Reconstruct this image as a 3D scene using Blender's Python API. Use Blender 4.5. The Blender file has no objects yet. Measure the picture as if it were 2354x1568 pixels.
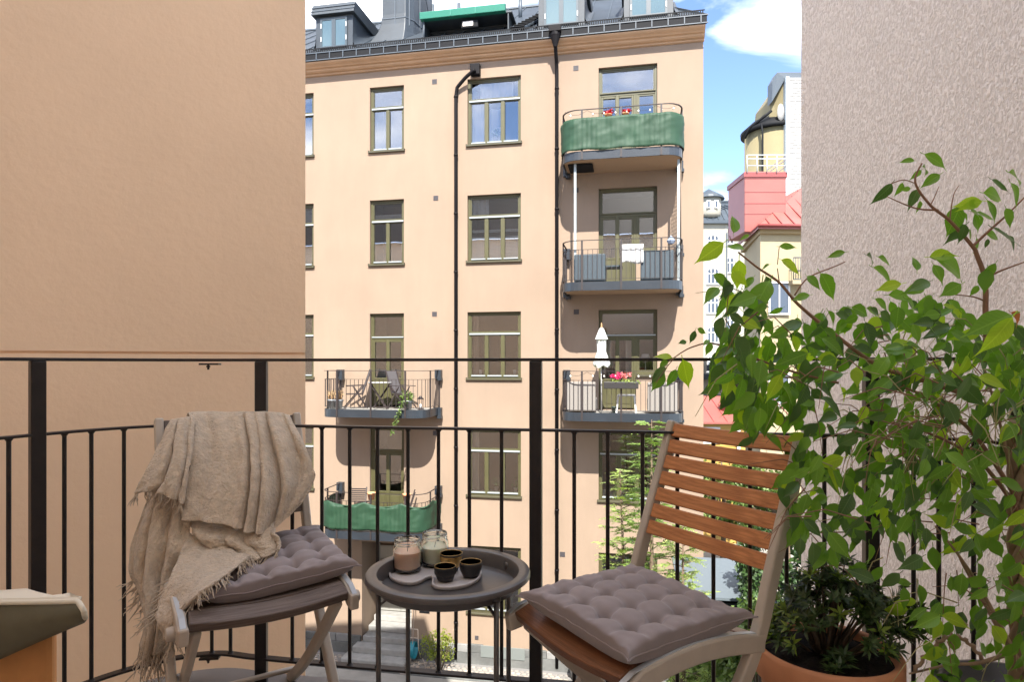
import bpy, math, random
from mathutils import Vector, Matrix, noise
R = math.radians
rnd = random.Random(7)
scn = bpy.context.scene
col = scn.collection

# ------------------------------------------------------------------ camera, sky, sun, exposure
EYE, FPX, CX, HY = 1.09, 1480.0, 1177.0, 838.0
cam_d = bpy.data.cameras.new('camera'); cam = bpy.data.objects.new('camera', cam_d); col.objects.link(cam)
cam.location = (0, 0, EYE); cam.rotation_euler = (R(90), 0, 0)
cam_d.sensor_width = 36; cam_d.lens = 36*FPX/2354; cam_d.shift_y = 54/2354
cam_d.clip_start = 0.02; cam_d.clip_end = 2000
scn.camera = cam

SUN = Vector((-0.012, -1.016, 1.13)).normalized()
world = bpy.data.worlds.new('World'); scn.world = world; world.use_nodes = True
wt = world.node_tree; wn = wt.nodes; wl = wt.links
bg = wn['Background']; bg.inputs[1].default_value = 0.068
sky = wn.new('ShaderNodeTexSky'); sky.sky_type = 'NISHITA'; sky.sun_disc = False
sky.sun_elevation = math.asin(SUN.z); sky.sun_rotation = R(180); sky.air_density = 1.0; sky.dust_density = 0.1; sky.altitude = 4500; sky.ozone_density = 1.5
tc = wn.new('ShaderNodeTexCoord')
mp = wn.new('ShaderNodeMapping'); mp.inputs['Scale'].default_value = (1.0, 1.0, 2.6); mp.inputs['Rotation'].default_value = (0.3, 0.25, 3.75)  # rotation turns a clear blue patch toward the camera
n1 = wn.new('ShaderNodeTexNoise'); n1.inputs['Scale'].default_value = 2.3; n1.inputs['Detail'].default_value = 7; n1.inputs['Roughness'].default_value = 0.52; n1.inputs['Distortion'].default_value = 0.5
cr = wn.new('ShaderNodeValToRGB'); cr.color_ramp.elements[0].position = 0.44; cr.color_ramp.elements[1].position = 0.74
cr.color_ramp.elements[1].color = (0.85, 0.85, 0.85, 1)
mx = wn.new('ShaderNodeMixRGB'); mx.inputs['Color2'].default_value = (13.6, 13.1, 12.4, 1)  # clouds made extra bright to fill the shaded balcony with white light
wl.new(tc.outputs['Generated'], mp.inputs['Vector']); wl.new(mp.outputs[0], n1.inputs['Vector']); wl.new(n1.outputs[0], cr.inputs[0])
wl.new(cr.outputs[0], mx.inputs['Fac']); wl.new(sky.outputs[0], mx.inputs['Color1']); wl.new(mx.outputs[0], bg.inputs[0])

sd = bpy.data.lights.new('sun', 'SUN'); so = bpy.data.objects.new('sun', sd); col.objects.link(so)
sd.energy = 2.0; sd.angle = R(0.53); sd.color = (1.0, 0.95, 0.87)
so.rotation_euler = (-SUN).to_track_quat('-Z', 'Y').to_euler(); so.location = (0, -5, 30)

scn.view_settings.view_transform = 'Standard'; scn.view_settings.look = 'None'
scn.view_settings.gamma = 1; scn.view_settings.use_curve_mapping = False
scn.view_settings.exposure = 2.9
scn.render.engine = 'CYCLES'
scn.cycles.max_bounces = 10; scn.cycles.diffuse_bounces = 6; scn.cycles.transparent_max_bounces = 16
scn.cycles.sample_clamp_indirect = 6

def W(x, y, Y):
    "photo pixel (2354-wide) at distance Y -> world point"
    return Vector(((x-CX)/FPX*Y, Y, EYE-(y-HY)/FPX*Y))

# ------------------------------------------------------------------ materials
MATS = {}
def mat(name, color, rough=0.6, metal=0.0, bump=0.0, bscale=60, var=0.0, vscale=3, var2=None, spec=0.5, detail=4, stretch=None, transl=0.0, island=0.0, sheen=0.0, bdist=0.01, coat=0.0):
    if name in MATS: return MATS[name]
    m = bpy.data.materials.new(name); m.use_nodes = True; MATS[name] = m
    nt = m.node_tree; N = nt.nodes; L = nt.links; p = N['Principled BSDF']
    c = (*color, 1)
    p.inputs['Base Color'].default_value = c; p.inputs['Roughness'].default_value = rough
    p.inputs['Metallic'].default_value = metal; p.inputs['Specular IOR Level'].default_value = spec
    if sheen: p.inputs['Sheen Weight'].default_value = sheen
    if coat: p.inputs['Coat Weight'].default_value = coat; p.inputs['Coat Roughness'].default_value = 0.14
    tcn = N.new('ShaderNodeTexCoord'); vec = tcn.outputs['Object']
    if stretch:
        mpn = N.new('ShaderNodeMapping'); mpn.inputs['Scale'].default_value = stretch; L.new(vec, mpn.inputs[0]); vec = mpn.outputs[0]
    src = None
    if var or var2:
        nz = N.new('ShaderNodeTexNoise'); nz.inputs['Scale'].default_value = vscale; nz.inputs['Detail'].default_value = detail; nz.inputs['Roughness'].default_value = 0.6
        L.new(vec, nz.inputs['Vector'])
        rp = N.new('ShaderNodeValToRGB'); rp.color_ramp.elements[0].position = 0.3; rp.color_ramp.elements[1].position = 0.72
        a = tuple(max(0, v*(1-var)) for v in color); b = tuple(min(1, v*(1+var)) for v in color) if not var2 else var2
        rp.color_ramp.elements[0].color = (*a, 1); rp.color_ramp.elements[1].color = (*b, 1)
        L.new(nz.outputs[0], rp.inputs[0]); src = rp.outputs[0]; L.new(src, p.inputs['Base Color'])
    if island:
        g = N.new('ShaderNodeNewGeometry'); oi = N.new('ShaderNodeObjectInfo')
        ad = N.new('ShaderNodeMath'); ad.operation = 'ADD'; L.new(g.outputs['Random Per Island'], ad.inputs[0]); L.new(oi.outputs['Random'], ad.inputs[1])
        fr = N.new('ShaderNodeMath'); fr.operation = 'FRACT'; L.new(ad.outputs[0], fr.inputs[0])
        r2 = N.new('ShaderNodeValToRGB'); r2.color_ramp.elements[0].color = (*[v*(1-island) for v in color], 1)
        r2.color_ramp.elements[1].color = (*[min(1, v*(1+island)) for v in (color[0]*1.25, color[1]*1.05, color[2]*0.9)], 1)
        L.new(fr.outputs[0], r2.inputs[0]); L.new(r2.outputs[0], p.inputs['Base Color']); src = r2.outputs[0]
    if bump:
        nb = N.new('ShaderNodeTexNoise'); nb.inputs['Scale'].default_value = bscale; nb.inputs['Detail'].default_value = 5; nb.inputs['Roughness'].default_value = 0.6
        L.new(vec, nb.inputs['Vector'])
        bp = N.new('ShaderNodeBump'); bp.inputs['Strength'].default_value = bump; bp.inputs['Distance'].default_value = bdist
        L.new(nb.outputs[0], bp.inputs['Height']); L.new(bp.outputs[0], p.inputs['Normal'])
    if transl:
        tr = N.new('ShaderNodeBsdfTranslucent'); tr.inputs[0].default_value = (color[0]*1.9, min(1, color[1]*1.9), color[2]*0.7, 1)
        ms = N.new('ShaderNodeMixShader'); ms.inputs[0].default_value = transl
        L.new(p.outputs[0], ms.inputs[1]); L.new(tr.outputs[0], ms.inputs[2]); L.new(ms.outputs[0], N['Material Output'].inputs[0])
    return m

def streak(m, amt, scale):
    "multiply the base colour by soft vertical rain streaks"
    nt = m.node_tree; N = nt.nodes; L = nt.links; p = N['Principled BSDF']; src = p.inputs['Base Color'].links[0].from_socket
    t = N.new('ShaderNodeTexCoord'); q = N.new('ShaderNodeMapping'); q.inputs['Scale'].default_value = scale; L.new(t.outputs['Object'], q.inputs[0])
    n = N.new('ShaderNodeTexNoise'); n.inputs['Scale'].default_value = 1.0; n.inputs['Detail'].default_value = 6; n.inputs['Roughness'].default_value = .65; L.new(q.outputs[0], n.inputs['Vector'])
    r = N.new('ShaderNodeMapRange'); r.inputs['From Min'].default_value = .35; r.inputs['From Max'].default_value = .65; r.inputs['To Min'].default_value = 1-amt; r.inputs['To Max'].default_value = 1+amt*.4; L.new(n.outputs[0], r.inputs[0])
    x = N.new('ShaderNodeMixRGB'); x.blend_type = 'MULTIPLY'; x.inputs[0].default_value = 1; L.new(src, x.inputs[1]); L.new(r.outputs[0], x.inputs[2]); L.new(x.outputs[0], p.inputs['Base Color'])

def glass_mat(name, refl=0.22, tint=(1, 1, 1), wav=0.0):
    m = bpy.data.materials.new(name); m.use_nodes = True; nt = m.node_tree; N = nt.nodes; L = nt.links
    N.remove(N['Principled BSDF'])
    tr = N.new('ShaderNodeBsdfTransparent'); tr.inputs[0].default_value = (*tint, 1)
    gl = N.new('ShaderNodeBsdfGlossy'); gl.inputs['Roughness'].default_value = 0.01
    fr = N.new('ShaderNodeFresnel'); fr.inputs[0].default_value = 1.5
    ad = N.new('ShaderNodeMath'); ad.operation = 'ADD'; ad.inputs[1].default_value = refl; ad.use_clamp = True
    ms = N.new('ShaderNodeMixShader')
    if wav:
        tcn = N.new('ShaderNodeTexCoord'); nb = N.new('ShaderNodeTexNoise'); nb.inputs['Scale'].default_value = 1.3; L.new(tcn.outputs['Object'], nb.inputs[0])
        bp = N.new('ShaderNodeBump'); bp.inputs['Strength'].default_value = wav; bp.inputs['Distance'].default_value = 0.05
        L.new(nb.outputs[0], bp.inputs['Height']); L.new(bp.outputs[0], gl.inputs['Normal'])
    L.new(fr.outputs[0], ad.inputs[0]); L.new(ad.outputs[0], ms.inputs[0]); L.new(tr.outputs[0], ms.inputs[1]); L.new(gl.outputs[0], ms.inputs[2])
    L.new(ms.outputs[0], N['Material Output'].inputs[0]); return m

# ------------------------------------------------------------------ mesh builder
class MB:
    def __init__(s): s.v = []; s.f = []; s.sm = []
    def add(s, vs, fs, smooth=False):
        o = len(s.v); s.v += [tuple(v) for v in vs]; s.f += [tuple(i+o for i in f) for f in fs]; s.sm += [smooth]*len(fs); return s
    def box(s, x0, x1, y0, y1, z0, z1, M=None):
        vs = [Vector((x, y, z)) for z in (z0, z1) for y in (y0, y1) for x in (x0, x1)]
        if M is not None: vs = [M @ v for v in vs]
        return s.add(vs, [(0, 2, 3, 1), (4, 5, 7, 6), (0, 1, 5, 4), (2, 6, 7, 3), (0, 4, 6, 2), (1, 3, 7, 5)])
    def quad(s, a, b, c, d): return s.add([a, b, c, d], [(0, 1, 2, 3)])
    def beam(s, a, b, w, h, up=(0, 0, 1)):
        a = Vector(a); b = Vector(b); d = (b-a).normalized(); up = Vector(up)
        if abs(d.dot(up)) > 0.98: up = Vector((0, 1, 0))
        sx = d.cross(up).normalized()*w/2; sy = sx.cross(d).normalized()*h/2
        vs = [p+i*sx+j*sy for p in (a, b) for i, j in ((-1, -1), (1, -1), (1, 1), (-1, 1))]
        return s.add(vs, [(0, 3, 2, 1), (4, 5, 6, 7), (0, 1, 5, 4), (1, 2, 6, 5), (2, 3, 7, 6), (3, 0, 4, 7)])
    def sweep(s, pts, w, h, up=(0, 0, 1), smooth=False):
        "rectangular bar along a path, w across, h along up"
        pts = [Vector(p) for p in pts]; up = Vector(up); n = len(pts); vs = []
        for i, p in enumerate(pts):
            d = (pts[min(i+1, n-1)]-pts[max(i-1, 0)]).normalized()
            sx = d.cross(up).normalized()*w/2; sy = sx.cross(d).normalized()*h/2
            vs += [p-sx-sy, p+sx-sy, p+sx+sy, p-sx+sy]
        fs = [(0, 3, 2, 1), (4*n-4, 4*n-3, 4*n-2, 4*n-1)]
        for i in range(n-1):
            for k in range(4): fs.append((4*i+k, 4*i+(k+1) % 4, 4*i+4+(k+1) % 4, 4*i+4+k))
        return s.add(vs, fs, smooth)
    def tube(s, pts, r, n=8, cap=True, smooth=True):
        pts = [Vector(p) for p in pts]; m = len(pts); rs = r if isinstance(r, (list, tuple)) else [r]*m
        vs = []; prev = None
        for i, p in enumerate(pts):
            d = (pts[min(i+1, m-1)]-pts[max(i-1, 0)])
            d = d.normalized() if d.length > 1e-9 else Vector((0, 0, 1))
            if prev is None:
                a = d.cross(Vector((0, 0, 1)))
                if a.length < 0.05: a = d.cross(Vector((0, 1, 0)))
            else: a = prev - d*prev.dot(d)
            a.normalize(); b = d.cross(a); prev = a
            for k in range(n):
                t = 2*math.pi*k/n; vs.append(p+(a*math.cos(t)+b*math.sin(t))*rs[i])
        fs = [(i*n+k, i*n+(k+1) % n, (i+1)*n+(k+1) % n, (i+1)*n+k) for i in range(m-1) for k in range(n)]
        s.add(vs, fs, smooth)
        if cap:
            o = len(s.v)-m*n
            s.f.append(tuple(o+k for k in reversed(range(n)))); s.f.append(tuple(o+(m-1)*n+k for k in range(n))); s.sm += [False, False]
        return s
    def lathe(s, prof, c=(0, 0, 0), n=32, smooth=True, sx=1, sy=1):
        c = Vector(c); vs = []
        for r, z in prof:
            for k in range(n):
                t = 2*math.pi*k/n; vs.append(c+Vector((r*sx*math.cos(t), r*sy*math.sin(t), z)))
        m = len(prof)
        fs = [(i*n+k, i*n+(k+1) % n, (i+1)*n+(k+1) % n, (i+1)*n+k) for i in range(m-1) for k in range(n)]
        s.add(vs, fs, smooth)
        o = len(s.v)-m*n
        if prof[0][0] > 1e-5: s.f.append(tuple(o+k for k in reversed(range(n)))); s.sm.append(False)
        if prof[-1][0] > 1e-5: s.f.append(tuple(o+(m-1)*n+k for k in range(n))); s.sm.append(False)
        return s
    def lathe_sharp(s, prof, c=(0, 0, 0), n=64, ang=28):
        "lathe with hard edges where the profile turns"
        seg = [prof[0]]
        for i in range(1, len(prof)):
            seg.append(prof[i])
            if i < len(prof)-1:
                a = math.atan2(prof[i][1]-prof[i-1][1], prof[i][0]-prof[i-1][0]); b = math.atan2(prof[i+1][1]-prof[i][1], prof[i+1][0]-prof[i][0])
                if abs((b-a+math.pi) % (2*math.pi)-math.pi) > R(ang): s._ring(seg, c, n); seg = [prof[i]]
        s._ring(seg, c, n); return s
    def _ring(s, prof, c, n):
        s.grid([[Vector(c)+Vector((r*math.cos(2*math.pi*k/n), r*math.sin(2*math.pi*k/n), z)) for k in range(n)] for r, z in prof], closed=True)
    def prism(s, poly, d):
        "closed polygon of 3D points extruded by vector d"
        n = len(poly); d = Vector(d); vs = [Vector(p) for p in poly]+[Vector(p)+d for p in poly]
        fs = [tuple(reversed(range(n))), tuple(range(n, 2*n))]+[(i, (i+1) % n, n+(i+1) % n, n+i) for i in range(n)]
        return s.add(vs, fs)
    def grid(s, rows, smooth=True, closed=False):
        nr = len(rows); nc = len(rows[0]); vs = [p for r in rows for p in r]
        fs = [(i*nc+j, i*nc+(j+1) % nc, (i+1)*nc+(j+1) % nc, (i+1)*nc+j) for i in range(nr-1) for j in range(nc if closed else nc-1)]
        return s.add(vs, fs, smooth)
    def mesh(s, name, m=None):
        me = bpy.data.meshes.new(name); me.from_pydata(s.v, [], s.f)
        me.polygons.foreach_set('use_smooth', s.sm)
        if m: me.materials.append(m)
        me.validate(clean_customdata=False); me.update(); return me
    def build(s, name, m=None, parent=None, bevel=0, loc=None, solid=0, sub=0, seg=2):
        o = bpy.data.objects.new(name, s.mesh(name, m)); col.objects.link(o)
        if parent: o.parent = parent
        if loc: o.location = loc
        if solid: q = o.modifiers.new('s', 'SOLIDIFY'); q.thickness = solid; q.offset = 0
        if sub: q = o.modifiers.new('u', 'SUBSURF'); q.levels = q.render_levels = sub
        if bevel: q = o.modifiers.new('b', 'BEVEL'); q.width = bevel; q.segments = seg; q.limit_method = 'ANGLE'
        return o

def inst(name, me, parent, loc=(0, 0, 0), rot=(0, 0, 0), sc=None):
    o = bpy.data.objects.new(name, me); col.objects.link(o); o.parent = parent; o.location = loc; o.rotation_euler = rot
    if sc: o.scale = sc if isinstance(sc, (tuple, list, Vector)) else (sc, sc, sc)
    return o
def empty(name, loc=(0, 0, 0), rz=0, parent=None):
    o = bpy.data.objects.new(name, None); col.objects.link(o); o.location = loc; o.rotation_euler = (0, 0, rz); o.empty_display_size = 0.1
    if parent: o.parent = parent
    return o
def tag(o, label=None, cat=None, group=None, kind=None):
    if label: o['label'] = label
    if cat: o['category'] = cat
    if group: o['group'] = group
    if kind: o['kind'] = kind
    return o
def copy_tree(o, parent=None):
    c = o.copy(); col.objects.link(c); c.parent = parent
    for ch in list(o.children): copy_tree(ch, c)
    return c
def cat_rom(P, t):
    n = len(P)-1; t = max(0, min(n-1e-6, t)); i = int(t); f = t-i
    p0 = P[max(i-1, 0)]; p1 = P[i]; p2 = P[i+1]; p3 = P[min(i+2, n)]
    return 0.5*((2*p1)+(p2-p0)*f+(2*p0-5*p1+4*p2-p3)*f*f+(3*p1-p0-3*p2+p3)*f**3)
def smooth_path(P, k=6):
    P = [Vector(p) for p in P]; n = (len(P)-1)*k
    return [cat_rom(P, i/k) for i in range(n+1)]

# palette
M_PLA = mat('peach_plaster_lowered', (0.248, 0.186, 0.138), 0.9, bump=0.25, bscale=40, var=0.06, vscale=0.5, spec=0.2)  # colour darkened to offset direct sun; the shaded wing gets the lighter version
streak(M_PLA, .04, (2.2, 2.2, .5))
M_COR = mat('cornice_plaster', (0.42, 0.275, 0.17), 0.8, bump=0.15, bscale=30, var=0.08, vscale=2, spec=0.2)
M_OLV = mat('olive_paint', (0.062, 0.058, 0.024), 0.45, var=0.1, vscale=4)
M_OLD = mat('olive_sill_metal', (0.055, 0.05, 0.027), 0.5)
M_BARW = mat('pale_weather_bar', (0.27, 0.30, 0.31), 0.4)
M_PANE = glass_mat('window_glass', 0.13, wav=0.02)
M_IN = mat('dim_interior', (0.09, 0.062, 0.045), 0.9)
M_CUR = mat('white_curtain', (0.5, 0.5, 0.48), 0.9, transl=0.3)
M_BLIND = mat('grey_blind', (0.32, 0.34, 0.34), 0.8)
M_ROOF = mat('dark_sheet_roof', (0.024, 0.032, 0.041), 0.5, var=0.25, vscale=1.5, bump=0.12, bscale=3)
M_ROOF2 = mat('roof_edge_black', (0.006, 0.0065, 0.008), 0.7, spec=0.2)
M_ROOFL = mat('gutter_grey', (0.05, 0.064, 0.08), 0.5)
M_BLK = mat('black_painted_steel', (0.014, 0.010, 0.0095), 0.42, bump=0.12, bscale=220, var=0.3, vscale=30, bdist=0.002)
M_PIPE = mat('downpipe_black', (0.006, 0.005, 0.006), 0.6, spec=0.15)
M_FAS = mat('balcony_fascia', (0.018, 0.024, 0.032), 0.38, var=0.15, vscale=2)
M_RAILF = mat('balcony_rail_brown', (0.024, 0.018, 0.018), 0.5)
M_STONE = mat('grey_stone', (0.10, 0.103, 0.10), 0.85, bump=0.4, bscale=12, var=0.3, vscale=2.5)
M_STONEL = mat('pale_stone', (0.19, 0.19, 0.185), 0.85, bump=0.4, bscale=12, var=0.2, vscale=3)
M_WHITE = mat('white_paint', (0.5, 0.5, 0.5), 0.5)
M_GREEN = mat('green_screen_cloth', (0.011, 0.046, 0.021), 0.65, var=0.12, vscale=2, transl=0.12)
# ------------------------------------------------------------------ large structure
GZ = -7.28                                   # courtyard ground
g = MB(); g.quad((-600, -300, GZ), (700, -300, GZ), (700, 900, GZ), (-600, 900, GZ))
tag(g.build('ground', mat('courtyard_gravel', (0.22, 0.21, 0.19), 0.95, bump=0.6, bscale=25, var=0.25, vscale=1.2)), kind='structure')

TH = math.atan(0.193)                        # facade turns 10.9 degrees
FO = Vector((0, 17.845, 0)); CU, SU = math.cos(TH), math.sin(TH)
def fu(x):
    "photo column -> distance along the facade"
    t = (x-CX)/FPX; Y = FO.y/(1+0.193*t); return t*Y/CU
def fz(x, y, w=0.0):
    t = (x-CX)/FPX; Y = (FO.y-w/CU)/(1+0.193*t); return EYE-(y-HY)/FPX*Y
def fw(u, w, z): return Vector((u*CU-w*SU, FO.y-u*SU-w*CU, z))

bld = empty('apartment_building', FO, -TH)
tag(bld, 'sunlit peach plaster apartment block with olive framed windows and dark metal roof', 'apartment building')
UL, UR = -13.0, 5.11                         # facade ends
ZW = 9.60
openings = []                                # u0,u1,z0,z1,depth
TOPS = {1: 9.11, 2: 5.84, 3: 2.56, 4: -0.72, 5: -4.0}
COLS = {'O': (fu(721)-1.50, fu(721)), 'A': (fu(850), fu(928.6)), 'B': (fu(1074.5), fu(1197.5)), 'C': (fu(1376), fu(1511))}
HW = 1.91
wins = []
for r in (1, 2, 3, 4, 5):
    t = TOPS[r]
    wins.append(('W3', 'O', r, t, t-HW)); wins.append(('W3', 'B', r, t, t-HW))
    if r in (1, 2): wins.append(('W2', 'A', r, t, t-HW))
    if r in (3, 4): wins.append(('D2', 'A', r, t, t-2.69))
    if r in (1, 2, 3): wins.append(('D3', 'C', r, t, t-2.69))
    if r in (4, 5): wins.append(('W3', 'C', r, t, t-HW))
RU0, RU1, RZ1 = fu(832), fu(946), -4.05      # entrance recess
for k, c, r, zt, zb in wins:
    u0, u1 = COLS[c]
    if k == 'D3':
        us = fu(1462); openings += [(u0, us, zb, zt), (us, u1, zt-1.80, zt)]
    else: openings.append((u0, u1, zb, zt))
openings.append((RU0, RU1, GZ, RZ1))

us = sorted({UL, UR} | {o[0] for o in openings} | {o[1] for o in openings})
zs = sorted({GZ, ZW} | {o[2] for o in openings} | {o[3] for o in openings})
wm = MB()
def inside(u, z): return any(a < u < b and c < z < d for a, b, c, d in openings)
for i in range(len(us)-1):
    for j in range(len(zs)-1):
        if not inside((us[i]+us[i+1])/2, (zs[j]+zs[j+1])/2):
            wm.quad((us[i], 0, zs[j]), (us[i+1], 0, zs[j]), (us[i+1], 0, zs[j+1]), (us[i], 0, zs[j+1]))
def reveal(a, b, c, d, dep, bottom=True):
    wm.quad((a, 0, c), (a, dep, c), (a, dep, d), (a, 0, d)); wm.quad((b, 0, c), (b, 0, d), (b, dep, d), (b, dep, c))
    wm.quad((a, 0, d), (a, dep, d), (b, dep, d), (b, 0, d))
    if bottom: wm.quad((a, 0, c), (b, 0, c), (b, dep, c), (a, dep, c))
for k, c, r, zt, zb in wins:
    u0, u1 = COLS[c]
    if k == 'D3':
        usp = fu(1462)
        wm.quad((u0, 0, zb), (u0, .14, zb), (u0, .14, zt), (u0, 0, zt)); wm.quad((u1, 0, zt-1.8), (u1, 0, zt), (u1, .14, zt), (u1, .14, zt-1.8))
        wm.quad((u0, 0, zt), (u0, .14, zt), (u1, .14, zt), (u1, 0, zt)); wm.quad((usp, 0, zt-1.8), (u1, 0, zt-1.8), (u1, .14, zt-1.8), (usp, .14, zt-1.8))
        wm.quad((usp, 0, zb), (usp, 0, zt-1.8), (usp, .14, zt-1.8), (usp, .14, zb)); wm.quad((u0, 0, zb), (usp, 0, zb), (usp, .14, zb), (u0, .14, zb))
    else: reveal(u0, u1, zb, zt, .14)
reveal(RU0, RU1, GZ, RZ1, 1.15, False)
DEP = 11.0
wm.quad((UR, 0, GZ), (UR, DEP, GZ), (UR, DEP, ZW), (UR, 0, ZW)); wm.quad((UL, 0, GZ), (UL, 0, ZW), (UL, DEP, ZW), (UL, DEP, GZ))
wm.quad((UL, DEP, GZ), (UL, DEP, ZW), (UR, DEP, ZW), (UR, DEP, GZ)); wm.quad((UL, 0.6, ZW), (UR, 0.6, ZW), (UR, DEP, ZW), (UL, DEP, ZW))
wm.build('wall', M_PLA, bld)

# cornice profile swept along the front and round the corner (v = -w)
prof = [(0.0, 9.56), (0.06, 9.575), (0.06, 9.615), (0.13, 9.63), (0.17, 9.66), (0.18, 9.70), (0.24, 9.71), (0.27, 9.74), (0.33, 9.77), (0.37, 9.80), (0.37, 9.835), (0.0, 9.835)]
cm = MB(); rows = []
for w, z in prof: rows.append([(UL, -w, z), (UR+.02, -w, z), (UR+.02, 0.0, z)])
cm.grid([[Vector(p) for p in r] for r in rows], smooth=False); cm.build('cornice', M_COR, bld)
# eave gutter fascia + thin brackets + snow guard comb
em = MB(); em.sweep([(UL, -0.37, 9.955), (UR+.05, -0.37, 9.955)], 0.06, 0.21)
em.box(UL, UR+.05, -0.34, 0.7, 10.03, 10.06); em.build('gutter', M_ROOF2, bld)
lm = MB(); lm.box(UL, UR+.08, -0.415, -0.385, 9.845, 9.868); lm.box(UL, UR+.08, -0.42, -0.39, 10.045, 10.07); lm.build('gutter_edge', M_ROOFL, bld)
bm_ = MB(); bm_.box(-.012, .012, -0.425, -0.402, 9.868, 10.045); bme = bm_.mesh('gutter_bracket', M_ROOFL)
u = UR-.1
while u > -9.2: inst('gutter_bracket', bme, bld, (u, 0, 0)); u -= 0.41
sg = MB(); sg.box(UL, UR, -0.36, -0.34, 10.20, 10.222); sg.box(UL, UR, -0.36, -0.34, 10.10, 10.115)
u = UR-.05
while u > -9.2: sg.box(u-.014, u+.014, -0.365, -0.345, 10.06, 10.215); u -= 0.058
tag(sg.build('snow_guard', M_ROOF2, bld), kind='stuff')
# roof slope with standing seams
PIT = R(35); VR = 4.6; ZE = 10.06
def rz(v): return ZE+(v+0.36)*math.tan(PIT)
rm = MB(); zr = rz(VR)
HPX = 2.2
rm.quad((UL, -.36, ZE), (UR+.04, -.36, ZE), (UR+.04-HPX, VR, zr), (UL, VR, zr))
rm.quad((UR+.04, -.36, ZE), (UR+.04, 9.6, ZE), (UR+.04-HPX, VR, zr), (UR+.04-HPX, VR, zr-.001))
rm.quad((UL, VR, zr), (UR+.04-HPX, VR, zr), (UR+.04, 9.6, ZE), (UL, 9.6, ZE))
rm.build('roof', M_ROOF, bld)
sm_ = MB(); sm_.beam((0, -.36, ZE+.012), (0, VR, zr+.012), .018, .03, up=(0, 0, 1)); sme = sm_.mesh('roof_seam', M_ROOFL)
u = UR-1.9
while u > -9.2: inst('roof_seam', sme, bld, (u, 0, 0)); u -= 0.6
rg = MB(); rg.sweep([(UL, VR, zr+.02), (UR+.04-HPX, VR, zr+.02)], .12, .06); rg.beam((UR+.04, -.36, ZE+.02), (UR+.04-HPX, VR, zr+.02), .08, .05); rg.build('roof_ridge', M_ROOFL, bld)

# plinth: stones above, dark board course below
pm = MB()
def plinth(a, b):
    u = a; k = 0
    while u < b-0.02:
        e = min(b, u+rnd.uniform(.42, .75)); z = -6.76+rnd.uniform(-.02, .02)
        m_ = MB(); m_.box(u+.005, e-.005, -.07-rnd.uniform(0, .02), 0.001, -6.97, z); m_.build('stone', M_STONEL if k % 3 else M_STONE, bld, bevel=.008, seg=1)
        u = e; k += 1
    pm.box(a, b, -.11, 0.002, GZ-.05, -6.975)
plinth(-6.2, RU0-.01); plinth(RU1+.01, UR)
pm.build('plinth', M_STONE, bld)

# windows ----------------------------------------------------------------------
def frame_rect(m, a, b, c, d, t, v0, v1):
    m.box(a, a+t, v0, v1, c, d); m.box(b-t, b, v0, v1, c, d); m.box(a+t, b-t, v0, v1, d-t, d); m.box(a+t, b-t, v0, v1, c, c+t)
def pane(a, b, c, d, par, v=.125, up=None):
    m = MB(); m.box(a, b, v, v+.006, c, d); return m.build('pane', M_PANE, par)
def mullion(uc, c, d, w, par):
    m = MB(); h = .05; pts = [(uc-w/2, .075, c+h), (uc-w/4, .075, c), (uc+w/4, .075, c), (uc+w/2, .075, c+h), (uc+w/2, .075, d-h), (uc+w/4, .075, d), (uc-w/4, .075, d), (uc-w/2, .075, d-h)]
    m.prism(pts, (0, .05, 0)); return m.build('mullion', M_OLV, par, bevel=.008, seg=1)
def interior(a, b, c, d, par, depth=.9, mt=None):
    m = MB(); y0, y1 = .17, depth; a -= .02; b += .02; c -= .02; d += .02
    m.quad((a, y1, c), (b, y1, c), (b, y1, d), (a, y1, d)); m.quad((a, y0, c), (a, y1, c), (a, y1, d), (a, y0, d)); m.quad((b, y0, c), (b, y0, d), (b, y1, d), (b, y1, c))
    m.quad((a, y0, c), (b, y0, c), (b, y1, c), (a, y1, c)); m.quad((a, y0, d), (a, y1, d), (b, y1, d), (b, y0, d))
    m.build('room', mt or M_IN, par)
def curtain(a, b, c, d, par, mt=None, v=.24, amp=.025, fr=26, name='curtain'):
    m = MB(); n = max(8, int((b-a)*60)); rows = []
    for z in (c, (c+d)/2, d): rows.append([Vector((a+(b-a)*i/n, v+amp*math.sin(i/n*(b-a)*fr+z)+.01*math.sin(i*.9), z)) for i in range(n+1)])
    m.grid(rows); m.build(name, mt or M_CUR, par)
def blind(a, b, c, d, par, v=.2):
    m = MB(); z = d
    while z > c: m.box(a, b, v, v+.02, z-.035, z-.004); z -= .04
    m.build('blind', M_BLIND, par)
def sill(a, b, z, par, w=.07):
    m = MB(); m.box(a-.035, b+.035, -w, .1, z, z+.05); m.box(a-.035, a-.005, -w, .02, z+.05, z+.075); m.box(b+.005, b+.035, -w, .02, z+.05, z+.075); m.build('sill', M_OLD, par, bevel=.006, seg=1)
def wbar(a, b, z, par, h=.035, mt=None):
    m = MB(); m.box(a, b, .055, .1, z, z+h); m.build('weather_bar', mt or M_BARW, par)
T = .065
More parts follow.
